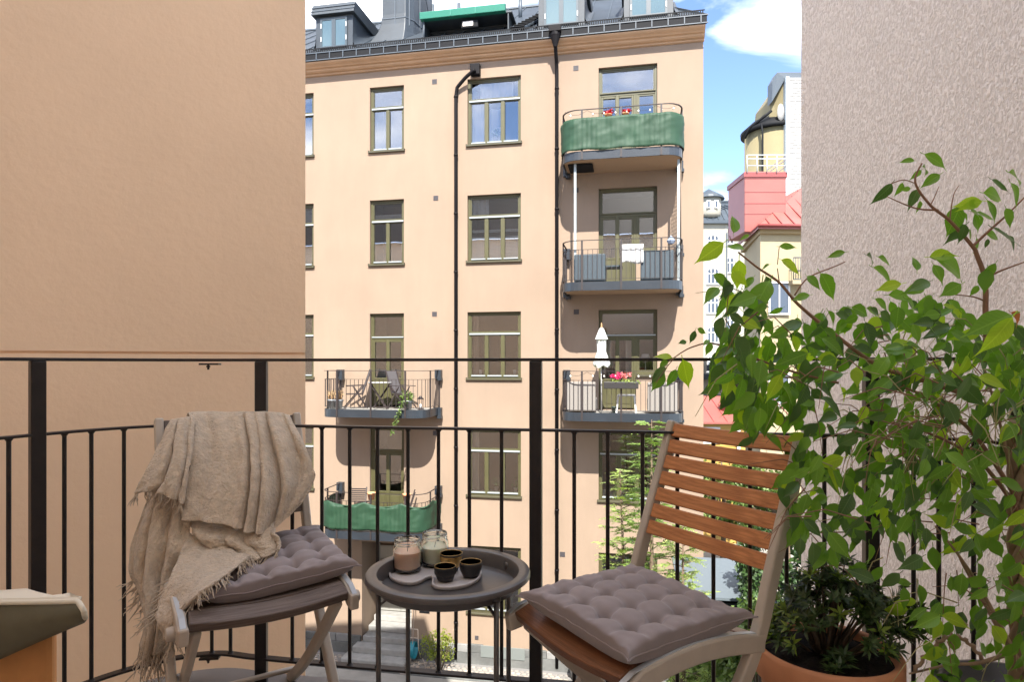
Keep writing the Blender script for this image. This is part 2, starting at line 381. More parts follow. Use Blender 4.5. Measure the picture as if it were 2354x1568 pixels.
for k, c, r, zt, zb in wins:
    u0, u1 = COLS[c]; f = MB()
    if k[0] == 'W':
        n = int(k[1]); zb2 = zb+.05; ztr = zt-.317*HW
        frame_rect(f, u0, u1, zb2, zt, T, .085, .165)
        f.box(u0+T, u1-T, .085, .165, ztr-.03, ztr+.03)
        o = f.build('window', M_OLV, bld, bevel=.006, seg=1)
        a, b = u0+T, u1-T; ws = (b-a)/n
        q = MB(); frame_rect(q, a, b, ztr+.03, zt-T, .035, .10, .15)
        for i in range(n): frame_rect(q, a+ws*i, a+ws*(i+1), zb2+T, ztr-.03, .03, .10, .15)
        q.build('sash', M_OLV, o)
        pane(a+.035, b-.035, ztr+.065, zt-T-.035, o)
        for i in range(n):
            pane(a+ws*i+.03, a+ws*(i+1)-.03, zb2+T+.03, ztr-.06, o)
            wbar(a+ws*i+.03, a+ws*(i+1)-.03, zb2+T-.01, o)
            if i: mullion(a+ws*i, zb2+.03, ztr-.03, .12 if n == 3 else .11, o)
        wbar(u0+T*.6, u1-T*.6, ztr-.03, o, .045)
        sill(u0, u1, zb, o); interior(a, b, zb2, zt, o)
        if (c, r) == ('B', 1):
            curtain(a+.25, b-.2, ztr+.02, zt-.05, o); curtain(a+.02, a+.42, zb2+.1, ztr, o); curtain(a+.5, b-.5, zb2+.1, ztr-.2, o)
        if (c, r) == ('B', 2): blind(a, b, zb2+.1, zb2+.72, o); blind(a, b, zb2+.85, zb2+.92, o); curtain(a, a+.5, ztr, zt-.05, o, M_BLIND)
        if (c, r) == ('A', 2): blind(a, b, ztr+.02, ztr+.22, o)
        if (c, r) == ('B', 4): curtain(a+.0, a+.22, zb2+.1, zt, o)
        if (c, r) == ('O', 2): blind(a, b, ztr+.1, zt-.1, o)
        if (c, r) == ('B', 3): curtain(a+.05, a+.2, zb2+.1, zt, o, mat('taupe_curtain', (.2, .16, .13), .9))
        if (c, r) == ('C', 4): curtain(a, b, zb2+.08, zb2+.25, o)
    else:
        ztr = zt-.27*2.69; us_ = fu(1462) if k == 'D3' else u1
        f.box(u0, u0+T, .085, .165, zb, zt); f.box(u0+T, u1-T, .085, .165, zt-T, zt); f.box(u0+T, u1-T, .085, .165, ztr-.04, ztr+.04)
        f.box(us_-T, us_, .085, .165, zb, zt if k == 'D2' else ztr-.04)
        if k == 'D3': f.box(u1-T, u1, .085, .165, zt-1.8+.05, zt); f.box(us_, us_+T*.8, .085, .165, zt-1.75, ztr-.04); f.box(us_, u1, .09, .16, zt-1.75, zt-1.66)
        o = f.build('balcony_door', M_OLV, bld, bevel=.006, seg=1)
        q = MB(); frame_rect(q, u0+T, u1-T, ztr+.04, zt-T, .035, .10, .15); q.build('sash', M_OLV, o)
        pane(u0+T+.035, u1-T-.035, ztr+.075, zt-T-.035, o); wbar(u0+T*.6, u1-T*.6, ztr+.03, o, .03, M_OLV if r != 3 else M_BARW)
        a, b = u0+T, us_-T; mid = (a+b)/2; zp = zb+.78
        for i, (p0, p1) in enumerate(((a, mid), (mid, b))):
            l = MB(); frame_rect(l, p0, p1, zb+.04, ztr-.04, .055, .09, .145); l.box(p0+.055, p1-.055, .10, .135, zb+.09, zp); l.box(p0+.055, p1-.055, .09, .145, zp, zp+.05)
            l.box(p0+.10, p1-.10, .09, .105, zb+.16, zp-.07); l.build('door_leaf', M_OLV, o, bevel=.005, seg=1)
            pane(p0+.055, p1-.055, zp+.05, ztr-.095, o)
        mullion(mid, zb+.03, ztr-.03, .10, o)
        if k == 'D3':
            q = MB(); frame_rect(q, us_+T*.8, u1-T, zt-1.66, ztr-.04, .04, .10, .15); q.build('sash', M_OLV, o)
            pane(us_+T*.8+.04, u1-T-.04, zt-1.62, ztr-.08, o); sill(us_+.04, u1, zt-1.8, o, .08)
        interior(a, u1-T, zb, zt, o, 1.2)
        if (c, r) == ('C', 3): curtain(a, a+.30, zb+.5, ztr, o, mat('taupe_curtain', (.2, .16, .13), .9)); curtain(mid+.22, b+.05, zp, ztr, o, v=.3)
        if (c, r) == ('A', 3): blind(a, b, zp, zp+.3, o)

# entrance recess
em = MB(); em.box(RU0, RU1, 1.15, 1.2, GZ, RZ1)
em.build('recess_wall', M_PLA, bld)
dr = empty('entrance_door', (0, 0, 0), parent=bld)
M_DOOR = mat('grey_door_paint', (0.26, 0.26, 0.24), 0.55, var=.06, vscale=2)
du0, du1, dz0, dz1 = RU0+.12, RU1-.06, -6.43, -4.95
q = MB(); q.box(RU0+.02, du0, 1.05, 1.15, dz0, dz1+.55); q.box(du1, RU1-.01, 1.05, 1.15, dz0, dz1+.55); q.box(du0, du1, 1.05, 1.15, dz1, dz1+.09); q.build('door_frame', M_DOOR, dr)
for i in range(2):
    a = du0+(du1-du0)/2*i+.004; b = du0+(du1-du0)/2*(i+1)-.004
    q = MB(); q.box(a, b, 1.07, 1.12, dz0, dz1-.01); q.box(a+.08, b-.08, 1.055, 1.07, dz0+.12, dz0+.62); q.box(a+.08, b-.08, 1.055, 1.07, dz0+.72, dz1-.12); q.build('door_leaf', M_DOOR, dr, bevel=.006, seg=1)
q = MB(); q.box(du0, du1, 1.08, 1.1, dz1+.1, dz1+.5); q.build('transom_panel', mat('pale_board', (.5, .5, .46), .6), dr)
# steps
for i in range(5):
    top = GZ+.17*(i+1); v1 = 1.05-.0; v0 = -.78+.36*i
    ex = (.30, .12, .0, .0, .0)[i]
    a = RU0-ex+.01+(0.02*i if i > 1 else 0); b = RU1+ex*.3-.01
    q = MB(); q.box(a, b, v0, v1 if i == 4 else v0+.50, top-.17+.002, top)
    q.build('stone_step', mat('worn_step_stone', (.25, .247, .235), .85, bump=.3, bscale=14, var=.18, vscale=4), bld, bevel=.035 if i == 0 else .015)
# vents
vm = MB(); frame_rect(vm, -.07, .07, -.065, .065, .012, -.012, .0)
for i in range(4): vm.box(-.06, .06, -.008, .0, -.05+i*.028, -.034+i*.028)
vm.box(-.06, .06, -.003, -.001, -.055, .055)
vme = vm.mesh('vent_grille', mat('vent_grey', (.05, .045, .05), .6))
for x, y in ((999, 187), (1002, 455), (999, 722), (1324, 156), (1324, 437), (1325, 717), (1293, 1275), (1001, 996)): inst('vent_grille', vme, bld, (fu(x), 0, fz(x, y)))
# basement opening low left, hatch at the plinth
q = MB(); frame_rect(q, fu(706), fu(719), fz(712, 1290), fz(712, 1243), .03, -.02, .02); q.box(fu(706)+.03, fu(719)-.03, 0-.003, 0.001, fz(712, 1290)+.03, fz(712, 1243)-.03); q.build('stair_window', M_OLD, bld)
q = MB(); q.box(fu(1109)-.02, fu(1135)+.9, -.13, -.112, -7.05, -6.72); q.build('plinth_hatch', mat('hatch_grey', (.13, .145, .14), .6), bld, bevel=.01)
q = MB(); q.box(fu(1096)-.05, fu(1096)+.05, -.02, 0, -6.62, -6.52); q.build('vent_grille', mat('vent_grey', (0, 0, 0)), bld)

# dormers ----------------------------------------------------------------------
def dormer(uc, wd, v0, zb, zt, roof_h):
    b = rz(v0); m = MB(); vb = v0+(zt-b)/math.tan(PIT)+.3
    a, c = uc-wd/2, uc+wd/2
    m.quad((a, v0, b-.1), (c, v0, b-.1), (c, v0, zt), (a, v0, zt))
    for q_ in (a, c):
        P = [(q_, v0, b-.12), (q_, v0, zt), (q_, vb, zt)]
        m.add(P, [(0, 1, 2)]); 
    o = m.build('dormer', M_ROOF, bld)
    t = MB(); t.prism([(a-.09, v0-.16, zt), (a-.09, vb+.4, zt+.02), (a-.09, vb+.4, zt+roof_h+.04), (a-.09, v0-.02, zt+roof_h)], (wd+.18, 0, 0)); t.build('dormer_roof', M_ROOF, o, bevel=.015)
    for i in (1, 2):
        t = MB(); t.box(a-.1, c+.1, v0-.175+.04*i, v0-.13+.04*i, zt+roof_h*i/3-.01, zt+roof_h*i/3+.012); t.build('seam', M_ROOFL, o)
    for s_ in (-1, 1):  # skirts flaring on to the roof
        e = a if s_ < 0 else c; rows = []
        for i in range(6):
            f_ = i/5; rows.append([Vector((e+s_*.16*(f_**2), v0-.02+j*(vb-v0)/4, max(rz(v0-.02+j*(vb-v0)/4)+.02, 0)+(1-f_)**2*.35)) for j in range(5)])
        t = MB(); t.grid(rows); t.build('flashing', M_ROOF, o)
    w0, w1, z0, z1 = a+.16, c-.16, b+.02, zt-.07
    q = MB(); frame_rect(q, w0, w1, z0, z1, .06, v0-.05, v0-.01); q.box(uc-.06, uc+.06, v0-.05, v0-.01, z0+.06, z1-.06); q.build('dormer_window', mat('dormer_frame', (.04, .053, .063), .4), o)
    for p0, p1 in ((w0+.06, uc-.06), (uc+.06, w1-.06)):
        q = MB(); q.box(p0, p1, v0-.035, v0-.03, z0+.06, z1-.06); q.build('pane', MATS['sky_glass'] if 'sky_glass' in MATS else sky_glass(), o)
    for s_ in (w0+.02, w1-.04):
        for zz in (z0+.2, z1-.3):
            q = MB(); q.box(s_, s_+.025, v0-.065, v0-.05, zz, zz+.14); q.build('hinge', M_WHITE, o)
    return o
def sky_glass():
    m = mat('sky_glass', (.09, .14, .155), 0.05, spec=1.0, metal=.35); return m
dormer(fu(763), 1.17, .15, 10.3, rz(.15)+.98, .36)
dormer(fu(1289), 1.27, .15, 10.3, rz(.15)+1.15, .4)
dormer(fu(1491), 1.30, .15, 10.3, rz(.15)+1.3, .4)
# metal clad chimney tower
cu = fu(890); q = MB()
base = rz(.9)
rows = []
for i, (z, g_) in enumerate(((base-.5, .52), (base-.1, .30), (base+.2, .12), (base+.45, .04), (base+.75, 0), (base+4.2, 0))):
    h_ = .52+g_; rows.append([Vector(p) for p in ((cu-h_, .9-g_*.6, z), (cu+.22, .9-g_*.6, z), (cu+.40, 1.15-g_*.3, z), (cu+h_+.02, 1.9, z), (cu+h_, 2.6, z), (cu-h_, 2.6, z))])
q.grid(rows, smooth=False, closed=True); ch = q.build('chimney', M_ROOF, bld, bevel=.02)
for z in (base+.62, base+2.4):
    q = MB(); q.sweep([(cu-.53, .885, z), (cu+.22, .885, z), (cu+.41, 1.14, z), (cu+.55, 1.9, z)], .02, .03); q.build('seam', M_ROOFL, ch)
for p in ((cu-.1, .885), (cu+.31, 1.0), (cu+.47, 1.5)):
    q = MB(); q.beam((p[0], p[1], base+.4), (p[0], p[1], base+4.2), .03, .03); q.build('seam', M_ROOFL, ch)
q = MB(); q.tube([(cu-.55, 1.0, base+2.55), (cu-.75, 1.0, base+2.58), (cu-.76, 1.0, base+2.2), (cu-.62, 1.0, base+2.12)], .015, 6); q.tube([(cu+.25, .86, base+2.6), (cu+.58, 1.6, base+1.75), (cu+.6, 1.9, base+1.3)], .014, 6); q.build('chimney_step_rail', M_ROOFL, ch)
# sunken terrace with green awning box
a, b = fu(967), fu(1163); v0 = .25
q = MB(); zb_ = rz(v0)-.05; zt_ = rz(v0)+.52
q.box(a, b, v0+.62, v0+.66, zb_, zt_); q.box(a-.03, a, v0, v0+2.2, zb_, zt_); q.box(b, b+.03, v0, v0+2.2, zb_, zt_); q.box(a-.03, b+.12, v0-.02, v0+1.1, zt_, zt_+.05)
dk = q.build('roof_terrace', M_ROOF, bld)
q = MB(); q.prism([(a-.06, v0-.17, zt_-.02), (a-.06, v0-.19, zt_+.17), (a-.06, v0-.02, zt_+.24), (a-.06, v0, zt_-.02)], (b-a+.02, 0, 0)); q.build('awning_box', mat('awning_green', (.008, .13, .085), .45), dk, bevel=.012)
for x in (a+.85, b-.9): q = MB(); q.box(x, x+.015, v0-.195, v0-.165, zt_-.015, zt_+.16); q.build('seam', mat('awning_seam', (.03, .2, .15), .5), dk)
q = MB(); q.box(a+1.12, a+1.62, v0-.02, v0+.1, zt_-.32, zt_-.1); lamp = q.build('flood_light', M_ROOF2, dk, bevel=.03)
q = MB(); q.box(a+1.18, a+1.48, v0-.03, v0-.02, zt_-.27, zt_-.14); q.build('lamp_glass', mat('lamp_glass', (.6, .55, .5), .3), lamp)
q = MB(); q.tube([(a+.03, v0-.05, zb_), (a+.03, v0-.05, zt_)], .02, 6); q.build('terrace_post', M_ROOFL, dk)
for x, h in ((fu(930), .5), (fu(998), .45), (fu(1158), .5)):
    q = MB(); vv = 2.6; q.tube([(x, vv, rz(vv)-.1), (x, vv, rz(vv)+h+.2)], .06, 10); q.build('vent_pipe', M_ROOFL, bld)
# roof ladder
for i, x in enumerate((fu(1172), fu(1205))):
    q = MB(); q.beam((x, .1, rz(.1)+.09), (x+.9, VR-.4, rz(VR-.4)+.09), .04, .05); q.build('roof_ladder_rail', M_ROOFL, bld)
for i in range(16):
    f_ = i/15; v = .1+f_*(VR-.5); x = fu(1172)+.9*f_; q = MB(); q.box(x, x+fu(1205)-fu(1172), v-.1, v+.1, rz(v)+.07, rz(v)+.09); q.build('roof_ladder_tread', M_ROOF2, bld)

# downpipes
def downpipe(name, label, pts, hop):
    e = empty(name, fw(pts[-1][0], 0, GZ), -TH); tag(e, label, 'downpipe', 'downpipes on the peach facade')
    P = [Vector((u-pts[-1][0], -w, z-GZ)) for u, w, z in pts]
    q = MB(); q.tube(smooth_path(P[:3], 5)+P[3:] if len(P) > 3 else P, .05, 12); q.build('pipe', M_PIPE, e)
    z = P[-1].z+1.0
    while z < P[-2].z:
        q = MB(); q.tube([(P[-1].x, P[-1].y, z), (P[-1].x, P[-1].y, z+.05)], .062, 12); q.box(P[-1].x-.012, P[-1].x+.012, P[-1].y, 0.0, z+.01, z+.03); q.build('pipe_bracket', M_PIPE, e); z += 1.64
    return e
u1_, u2_ = fu(1050), fu(1281)
d1 = downpipe('downpipe', 'black downpipe that bends sideways from a square box under the cornice', [(fu(1097), .25, 9.25), (fu(1092), .25, 9.24), (fu(1070), .16, 9.03), (u1_+.06, .09, 8.86), (u1_, .09, 8.7), (u1_, .09, GZ+.2), (u1_, .09, GZ+.1)][:1]+[(fu(1074), .18, 9.08), (u1_+.04, .10, 8.86), (u1_, .09, 8.62), (u1_, .09, GZ+.1)], 1)
q = MB(); q.box(fu(1084)-u1_, fu(1106)-u1_, -.20, -.02, 9.14-GZ, 9.46-GZ); q.build('rain_box', M_PIPE, d1, bevel=.03)
d2 = downpipe('downpipe', 'straight black downpipe with a hopper at the gutter left of the stacked balconies', [(u2_, .40, 9.75), (u2_, .36, 9.55), (u2_, .14, 9.25), (u2_, .09, 9.0), (u2_, .09, GZ+.1)], 2)
q = MB(); q.lathe([(.05, -.28), (.07, -.2), (.13, 0), (.14, .02), (.14, .12), (.05, .13)], (0, -.42, 9.85-GZ), 12, smooth=False); q.box(-.16, .16, -.56, -.3, 9.95-GZ, 10.1-GZ); q.build('hopper', M_PIPE, d2, bevel=.01)

# own house behind, left wing and right neighbour wall --------------------------
q = MB(); q.box(-30, 14, -9.0, 0, GZ, 8.2); hb = q.build('house_behind', mat('apricot_bounce_wall', (.84, .74, .62), .9)); hb.location = (0, -.45, 0); hb.rotation_euler = (0, 0, -TH)  # unseen wall, its colour lightened to bounce light onto the balcony
tag(hb, 'peach plaster house that carries the balcony, behind the viewer, lightened for bounce light', 'house')
q = MB(); q.prism([(-30, .3, 8.2), (14, .3, 8.2), (14, -4.3, 12.4), (-30, -4.3, 12.4)], (0, -.2, .12)); q.build('roof', mat('own_roof', (.06, .05, .045), .6), hb)
wing = empty('left_wing', (-1.059, 3.3, GZ)); tag(wing, 'shaded apricot plaster wing wall filling the left side behind the railing', 'wall')
pl = [(-1.059, 3.3), (-2.6, 7.8), (-9, 9), (-9, -.03)]
groove = 1.145
M_WING = mat('apricot_plaster_lifted', (0.92, 0.70, 0.50), 0.9, bump=0.22, bscale=26, var=0.045, vscale=0.7, spec=0.15, bdist=.012)  # colour lightened well above the facade plaster to offset the shade here
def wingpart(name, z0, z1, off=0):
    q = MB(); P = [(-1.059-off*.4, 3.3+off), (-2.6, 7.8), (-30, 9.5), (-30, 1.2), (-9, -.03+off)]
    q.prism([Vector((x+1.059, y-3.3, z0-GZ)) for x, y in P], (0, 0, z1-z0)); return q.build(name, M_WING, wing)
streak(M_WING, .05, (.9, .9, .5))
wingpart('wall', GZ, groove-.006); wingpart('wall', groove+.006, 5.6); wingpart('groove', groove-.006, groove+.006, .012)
# neighbour
nm = bpy.data.materials.new('rough_stucco'); nm.use_nodes = True; N = nm.node_tree.nodes; L = nm.node_tree.links; p = N['Principled BSDF']
p.inputs['Roughness'].default_value = .9; p.inputs['Specular IOR Level'].default_value = .15
t_ = N.new('ShaderNodeTexCoord'); mp_ = N.new('ShaderNodeMapping'); mp_.inputs['Rotation'].default_value = (R(32), 0, 0); mp_.inputs['Scale'].default_value = (1.3, 1.6, .75); L.new(t_.outputs['Object'], mp_.inputs[0])
a_ = N.new('ShaderNodeTexNoise'); a_.inputs['Scale'].default_value = 62; a_.inputs['Detail'].default_value = 3; a_.inputs['Roughness'].default_value = .5; a_.inputs['Distortion'].default_value = .6; L.new(mp_.outputs[0], a_.inputs['Vector'])
r_ = N.new('ShaderNodeValToRGB'); r_.color_ramp.elements[0].position = .40; r_.color_ramp.elements[1].position = .62; L.new(a_.outputs[0], r_.inputs[0])
b_ = N.new('ShaderNodeBump'); b_.inputs['Strength'].default_value = .6; b_.inputs['Distance'].default_value = .009; L.new(r_.outputs[0], b_.inputs['Height']); L.new(b_.outputs[0], p.inputs['Normal'])
c_ = N.new('ShaderNodeMixRGB'); c_.inputs[1].default_value = (.74, .72, .715, 1); c_.inputs[2].default_value = (.92, .905, .905, 1); L.new(r_.outputs[0], c_.inputs[0]); L.new(c_.outputs[0], p.inputs['Base Color'])
q = MB(); P = [(1.617, 3.6), (2.03, 1.9), (2.3, -.2), (8, -.2), (8, 5.5), (1.9, 4.15)]
nb = q.prism([Vector((x-1.617, y-3.6, 0)) for x, y in reversed(P)], (0, 0, 4.4-GZ)).build('neighbour_house', nm); nb.location = (1.617, 3.6, GZ)
tag(nb, 'pale pinkish rough stucco house wall rising at the right behind the ficus', 'wall')
# ------------------------------------------------------------------ facade balconies
BD, BW, BR_ = 1.35, 2.97, .42
def brail(off=0.0, n=7):
    "plan path of a balcony rail from the left wall round the front to the right wall"
    h = BW/2-off; d = BD-off; r = BR_-off; P = [(-h, 0)]
    for i in range(n+1): t = math.pi/2*i/n; P.append((-h+r-r*math.cos(t), -(d-r)-r*math.sin(t)))
    for i in range(n+1): t = math.pi/2*i/n; P.append((h-r+r*math.sin(t), -(d-r)-r*math.cos(t)))
    P.append((h, 0)); return P
def walk(P, step, start=0.0):
    out = []; acc = start; 
    for i in range(len(P)-1):
        a = Vector(P[i]); b = Vector(P[i+1]); L_ = (b-a).length; d = acc
        while d <= L_: out.append((a+(b-a)*d/L_, math.atan2((b-a).y, (b-a).x))); d += step
        acc = d-L_
    return out
def make_balcony():
    e = empty('facade_balcony')
    q = MB(); P = brail(.03); q.prism([Vector((x, y, -.17)) for x, y in P], (0, 0, .12)); q.build('slab', mat('balcony_soffit', (.36, .24, .15), .8), e)
    q = MB(); P = brail(); q.sweep([(x, y, -.10) for x, y in P], .02, .22); q.build('fascia', M_FAS, e, bevel=.004, seg=1)
    q = MB(); P = brail(.05); q.prism([Vector((x, y, -.045)) for x, y in P], (0, 0, .03)); q.build('deck', mat('balcony_deck', (.24, .23, .21), .9, bump=.3, bscale=30, var=.2, vscale=8), e)
    P = brail()
    for nm_, z, w_, h_ in (('top_rail', 1.05, .04, .014), ('mid_rail', .82, .025, .01), ('bottom_rail', .07, .025, .01)):
        q = MB(); q.sweep([(x, y, z) for x, y in P], w_, h_); q.build(nm_, M_RAILF, e)
    q = MB(); q.beam((0, 0, .07), (0, 0, .82), .012, .012); bme_ = q.mesh('baluster', M_RAILF)
    for p_, an in walk(P, .118, .06): inst('baluster', bme_, e, (p_.x, p_.y, 0), (0, 0, an))
    q = MB(); q.beam((0, 0, -.2), (0, 0, 1.05), .045, .03); pme = q.mesh('post', M_RAILF)
    for x in (-.97, 0, .97): inst('post', pme, e, (x, -BD-.012, 0))
    for x in (-BW/2-.012, BW/2+.012):
        for y in (-.05, -.85): inst('post', pme, e, (x, y, 0), (0, 0, R(90)))
    q = MB(); q.box(-.09, .09, -.16, -.0, -.12, .12); q.box(-.02, .11, -.2, -.04, -.18, -.10); wme = q.mesh('wall_bracket', M_FAS)
    for x in (-BW/2, BW/2):
        for z in (.95, -.12): inst('wall_bracket', wme, e, (x, 0, z))
    return e
uA = (-5.06-2.1)/2; uC = (1.52+4.51)/2
FL = {1: 6.43, 2: 3.15, 3: -.13, 4: -3.41}
bproto = make_balcony(); bals = {}
for i, (key, u, r, lab) in enumerate((
    ('C', uC, 1, 'uppermost facade balcony with green cloth and red flowers, right side'),
    ('D', uC, 2, 'middle right facade balcony holding dark blue wicker seats'),
    ('E', uC, 3, 'right facade balcony with the folded white parasol'),
    ('A', uA, 3, 'left facade balcony with two folding chairs and a small table'),
    ('B', uA, 4, 'lower left facade balcony wrapped in green cloth'))):
    o = bproto if i == 0 else copy_tree(bproto)
    o.location = fw(u, 0, FL[r]); o.rotation_euler = (0, 0, -TH); bals[key] = (o, u, FL[r])
    tag(o, lab, 'balcony', 'balconies on the peach facade')
def B(key, x, w, z):
    "world point from balcony local (x right, w out, z up)"
    o, u, f = bals[key]; return fw(u+x, w, f+z)
def things_at(key, name, x, w, z=0, rz=0):
    return empty(name, B(key, x, w, z), -TH+rz)

def screen(key, label, x0, x1, zt, zb, sag=.03, seed=1):
    P = brail(-.03); L_ = 0; seg = []
    pts = [p for p, a in walk(P, .03, 0)]
    pts = [p for p in pts if x0 <= p.x <= x1]
    rows = []; n = 14
    for j in range(n+1):
        f_ = j/n; row = []
        for i, p in enumerate(pts):
            out = Vector((p.x*.12, -1)).normalized() if abs(p.x) < BW/2-.1 else Vector((math.copysign(1, p.x), -.2)).normalized()
            wv = noise.noise(Vector((i*.12, f_*2.2, seed)))*.03+.007*math.sin(i*.35+seed+f_*3)*f_+abs(noise.noise(Vector((i*.07+f_*1.5, f_*5-i*.05, seed+9))))*.03
            wv -= .014*math.exp(-(((i*.03) % .118-.059)/.012)**2)*(1 if abs(p.x) < 1.1 else .4)
            zz = zb+(zt-zb)*f_
            if f_ > .9: zz -= sag*abs(math.sin(i*.09+seed))*(1 if key == 'B' else .25)
            if f_ < .05: zz += .04*noise.noise(Vector((i*.06, 3, seed)))
            row.append(Vector((p.x, p.y, zz))+Vector((out.x, out.y, 0))*(wv+.012))
        rows.append(row)
    q = MB(); q.grid(rows); o = q.build('privacy_screen', M_GREEN, solid=.004); o.location = B(key, 0, 0, 0); o.rotation_euler = (0, 0, -TH)
    tag(o, label, 'privacy screen', 'green balcony screens')
screen('C', 'green cloth screen tied round the uppermost balcony railing', -2, 2, .83, .02, seed=1)
screen('B', 'sagging green cloth screen round the lower left balcony', -2, 2, .82, .06, .10, seed=5)

# furniture on facade balconies
def fold_chair(key, x, w, rz_, label, mt):
    e = things_at(key, 'folding_chair', x, w, .0, rz_); tag(e, label, 'chair', 'folding chairs on the left balcony')
    for s in (-.24, .24):
        q = MB(); q.beam((s, -.30, 0), (s, .22, .62), .03, .025, up=(1, 0, 0)); q.beam((s, .32, 0), (s, -.05, .60), .03, .025, up=(1, 0, 0)); q.build('leg', mt, e)
        q = MB(); q.beam((s, -.25, .62), (s, .25, .64), .045, .02); q.build('armrest', mt, e)
        q = MB(); q.beam((s*.92, .18, .36), (s*.92, .42, 1.08), .03, .03, up=(1, 0, 0)); q.build('back_frame', mt, e)
    q = MB(); q.box(-.21, .21, -.24, .2, .38, .405); q.build('seat', mt, e)
    q = MB(); q.quad((-.2, .2, .42), (.2, .2, .42), (.2, .41, 1.04), (-.2, .41, 1.04)); q.build('backrest', mat('grey_sling', (.07, .065, .07), .8), e, solid=.01)
    return e
M_DKW = mat('dark_folding_wood', (.03, .022, .022), .5)
fold_chair('A', -.78, .62, R(-62), 'grey sling folding chair at the left end of the left facade balcony', M_DKW)
fold_chair('A', .62, .62, R(72), 'dark folding chair facing left beside the round table on the balcony', M_DKW)
e = things_at('A', 'bistro_table', -.02, .65); tag(e, 'small pale topped folding table between the two balcony chairs', 'table')
q = MB(); q.lathe([(0, .70), (.33, .70), (.34, .715), (.33, .73), (0, .73)], n=24); q.build('tabletop', mat('pale_table', (.3, .3, .3), .5), e)
for s in (-1, 1):
    q = MB(); q.beam((-.26*s, .12*s, 0), (.24*s, .12*s, .7), .03, .02, up=(0, 1, 0)); q.build('leg', M_DKW, e)
    q = MB(); q.beam((-.26*s, .18*s, 0), (.24*s, .18*s, .7), .03, .02, up=(0, 1, 0)); q.build('leg', M_DKW, e)

def leafquads(m, c, rad, n, size, rn, down=0.3):
    for i in range(n):
        d = Vector((rn.gauss(0, 1), rn.gauss(0, 1), rn.gauss(0, 1))).normalized()*rn.random()**.45
        p = Vector(c)+Vector((d.x*rad[0], d.y*rad[1], d.z*rad[2])); s = size*rn.uniform(.6, 1.3)
        a = Vector((rn.uniform(-1, 1), rn.uniform(-1, 1), rn.uniform(-.8, .4)-down)).normalized()
        b = a.cross(Vector((rn.uniform(-1, 1), rn.uniform(-1, 1), rn.uniform(-1, 1)))).normalized()
        k = a.cross(b)*s*.12
        m.add([p, p+a*s*.45+b*s*.27-k, p+a*s, p+a*s*.45-b*s*.27-k], [(0, 1, 2), (0, 2, 3)], True)
def lathe_pot(r, h, e, mt, name='pot'):
    q = MB(); q.lathe([(r*.7, 0), (r*.95, h*.82), (r*1.06, h*.83), (r*1.06, h), (r*.95, h), (r*.9, h*.85), (0, h*.85)], n=20); return q.build(name, mt, e)
M_ZINC = mat('zinc', (.3, .32, .34), .35, metal=.5); M_DRY = mat('dry_grass', (.25, .18, .10), .9, island=.3)
for i, (x, w) in enumerate(((-1.27, 1.05), (-1.03, 1.12))):
    e = things_at('A', 'potted_grass', x, w); tag(e, ('dry brown grasses in a zinc bucket at the far left balcony corner', 'dry grasses in a zinc bucket next to the first balcony upright')[i], 'potted plant', 'zinc buckets of dry grass')
    lathe_pot(.12, .26, e, M_ZINC); q = MB(); rn = random.Random(i)
    for k in range(60):
        a = rn.uniform(0, 6.28); s = rn.uniform(.02, .14); h = rn.uniform(.3, .52); q.tube([(0, 0, .2), (math.cos(a)*s*.6, math.sin(a)*s*.6, h*.7), (math.cos(a)*s, math.sin(a)*s, h)], [.003, .004, .012], 4)
    tag(q.build('foliage', M_DRY, e), kind='stuff')
M_IVY = mat('ivy_green', (.08, .14, .035), .5, island=.35, transl=.25)
e = things_at('A', 'potted_ivy', .98, 1.18, 0); tag(e, 'light green ivy spilling over the edge of the left balcony', 'potted plant'); lathe_pot(.13, .26, e, M_ZINC)
q = MB(); rn = random.Random(3); leafquads(q, (0, -.05, .35), (.2, .15, .2), 150, .09, rn)
for k in range(16): leafquads(q, (-.05-.02*k, -.28, .25-.055*k), (.07, .05, .05), 9, .075, rn)
tag(q.build('foliage', M_IVY, e), kind='stuff')
e = things_at('A', 'lantern', 1.25, .95); tag(e, 'small dark lantern at the right corner of the left balcony', 'lantern'); q = MB(); q.box(-.07, .07, -.07, .07, 0, .03); q.box(-.07, .07, -.07, .07, .28, .31)
for a_ in (-.06, .05):
    for b_ in (-.06, .05): q.box(a_, a_+.012, b_, b_+.012, .03, .28)
q.lathe([(.07, .31), (.02, .37), (0, .37)], n=8); q.build('lantern_cage', M_DKW, e); q = MB(); q.lathe([(.03, .03), (.03, .15), (0, .15)], n=10); q.build('candle', M_WHITE, e)

# balcony B contents
e = things_at('B', 'folding_chair', -.75, .5, 0, R(10)); tag(e, 'brown slatted chair back showing above the green cloth', 'chair')
for s in (-.22, .22):
    q = MB(); q.beam((s, -.2, 0), (s, .1, 1.02), .03, .03, up=(1, 0, 0)); q.build('back_frame', M_DKW, e)
    q = MB(); q.beam((s, -.3, 0), (s, .25, .45), .03, .03, up=(1, 0, 0)); q.build('leg', M_DKW, e)
for i in range(7): q = MB(); y = .02+.0115*i*2; q.box(-.2, .2, -.04+.02*i*.9, -.02+.02*i*.9, .62+.055*i, .655+.055*i); q.build('slat', M_DKW, e)
q = MB(); q.box(-.21, .21, -.3, .1, .43, .46); q.build('seat', M_DKW, e)
e = things_at('B', 'folding_chair', .78, .5, 0, R(-70)); tag(e, 'dark wooden chair leaning low behind the green cloth on the right', 'chair')
for s in (-.2, .2): q = MB(); q.beam((s, -.15, 0), (s, .15, .98), .03, .03, up=(1, 0, 0)); q.build('back_frame', M_DKW, e)
for i in range(6): q = MB(); q.box(-.2, .2, .02+.018*i, .035+.018*i, .55+.07*i, .59+.07*i); q.build('slat', M_DKW, e)
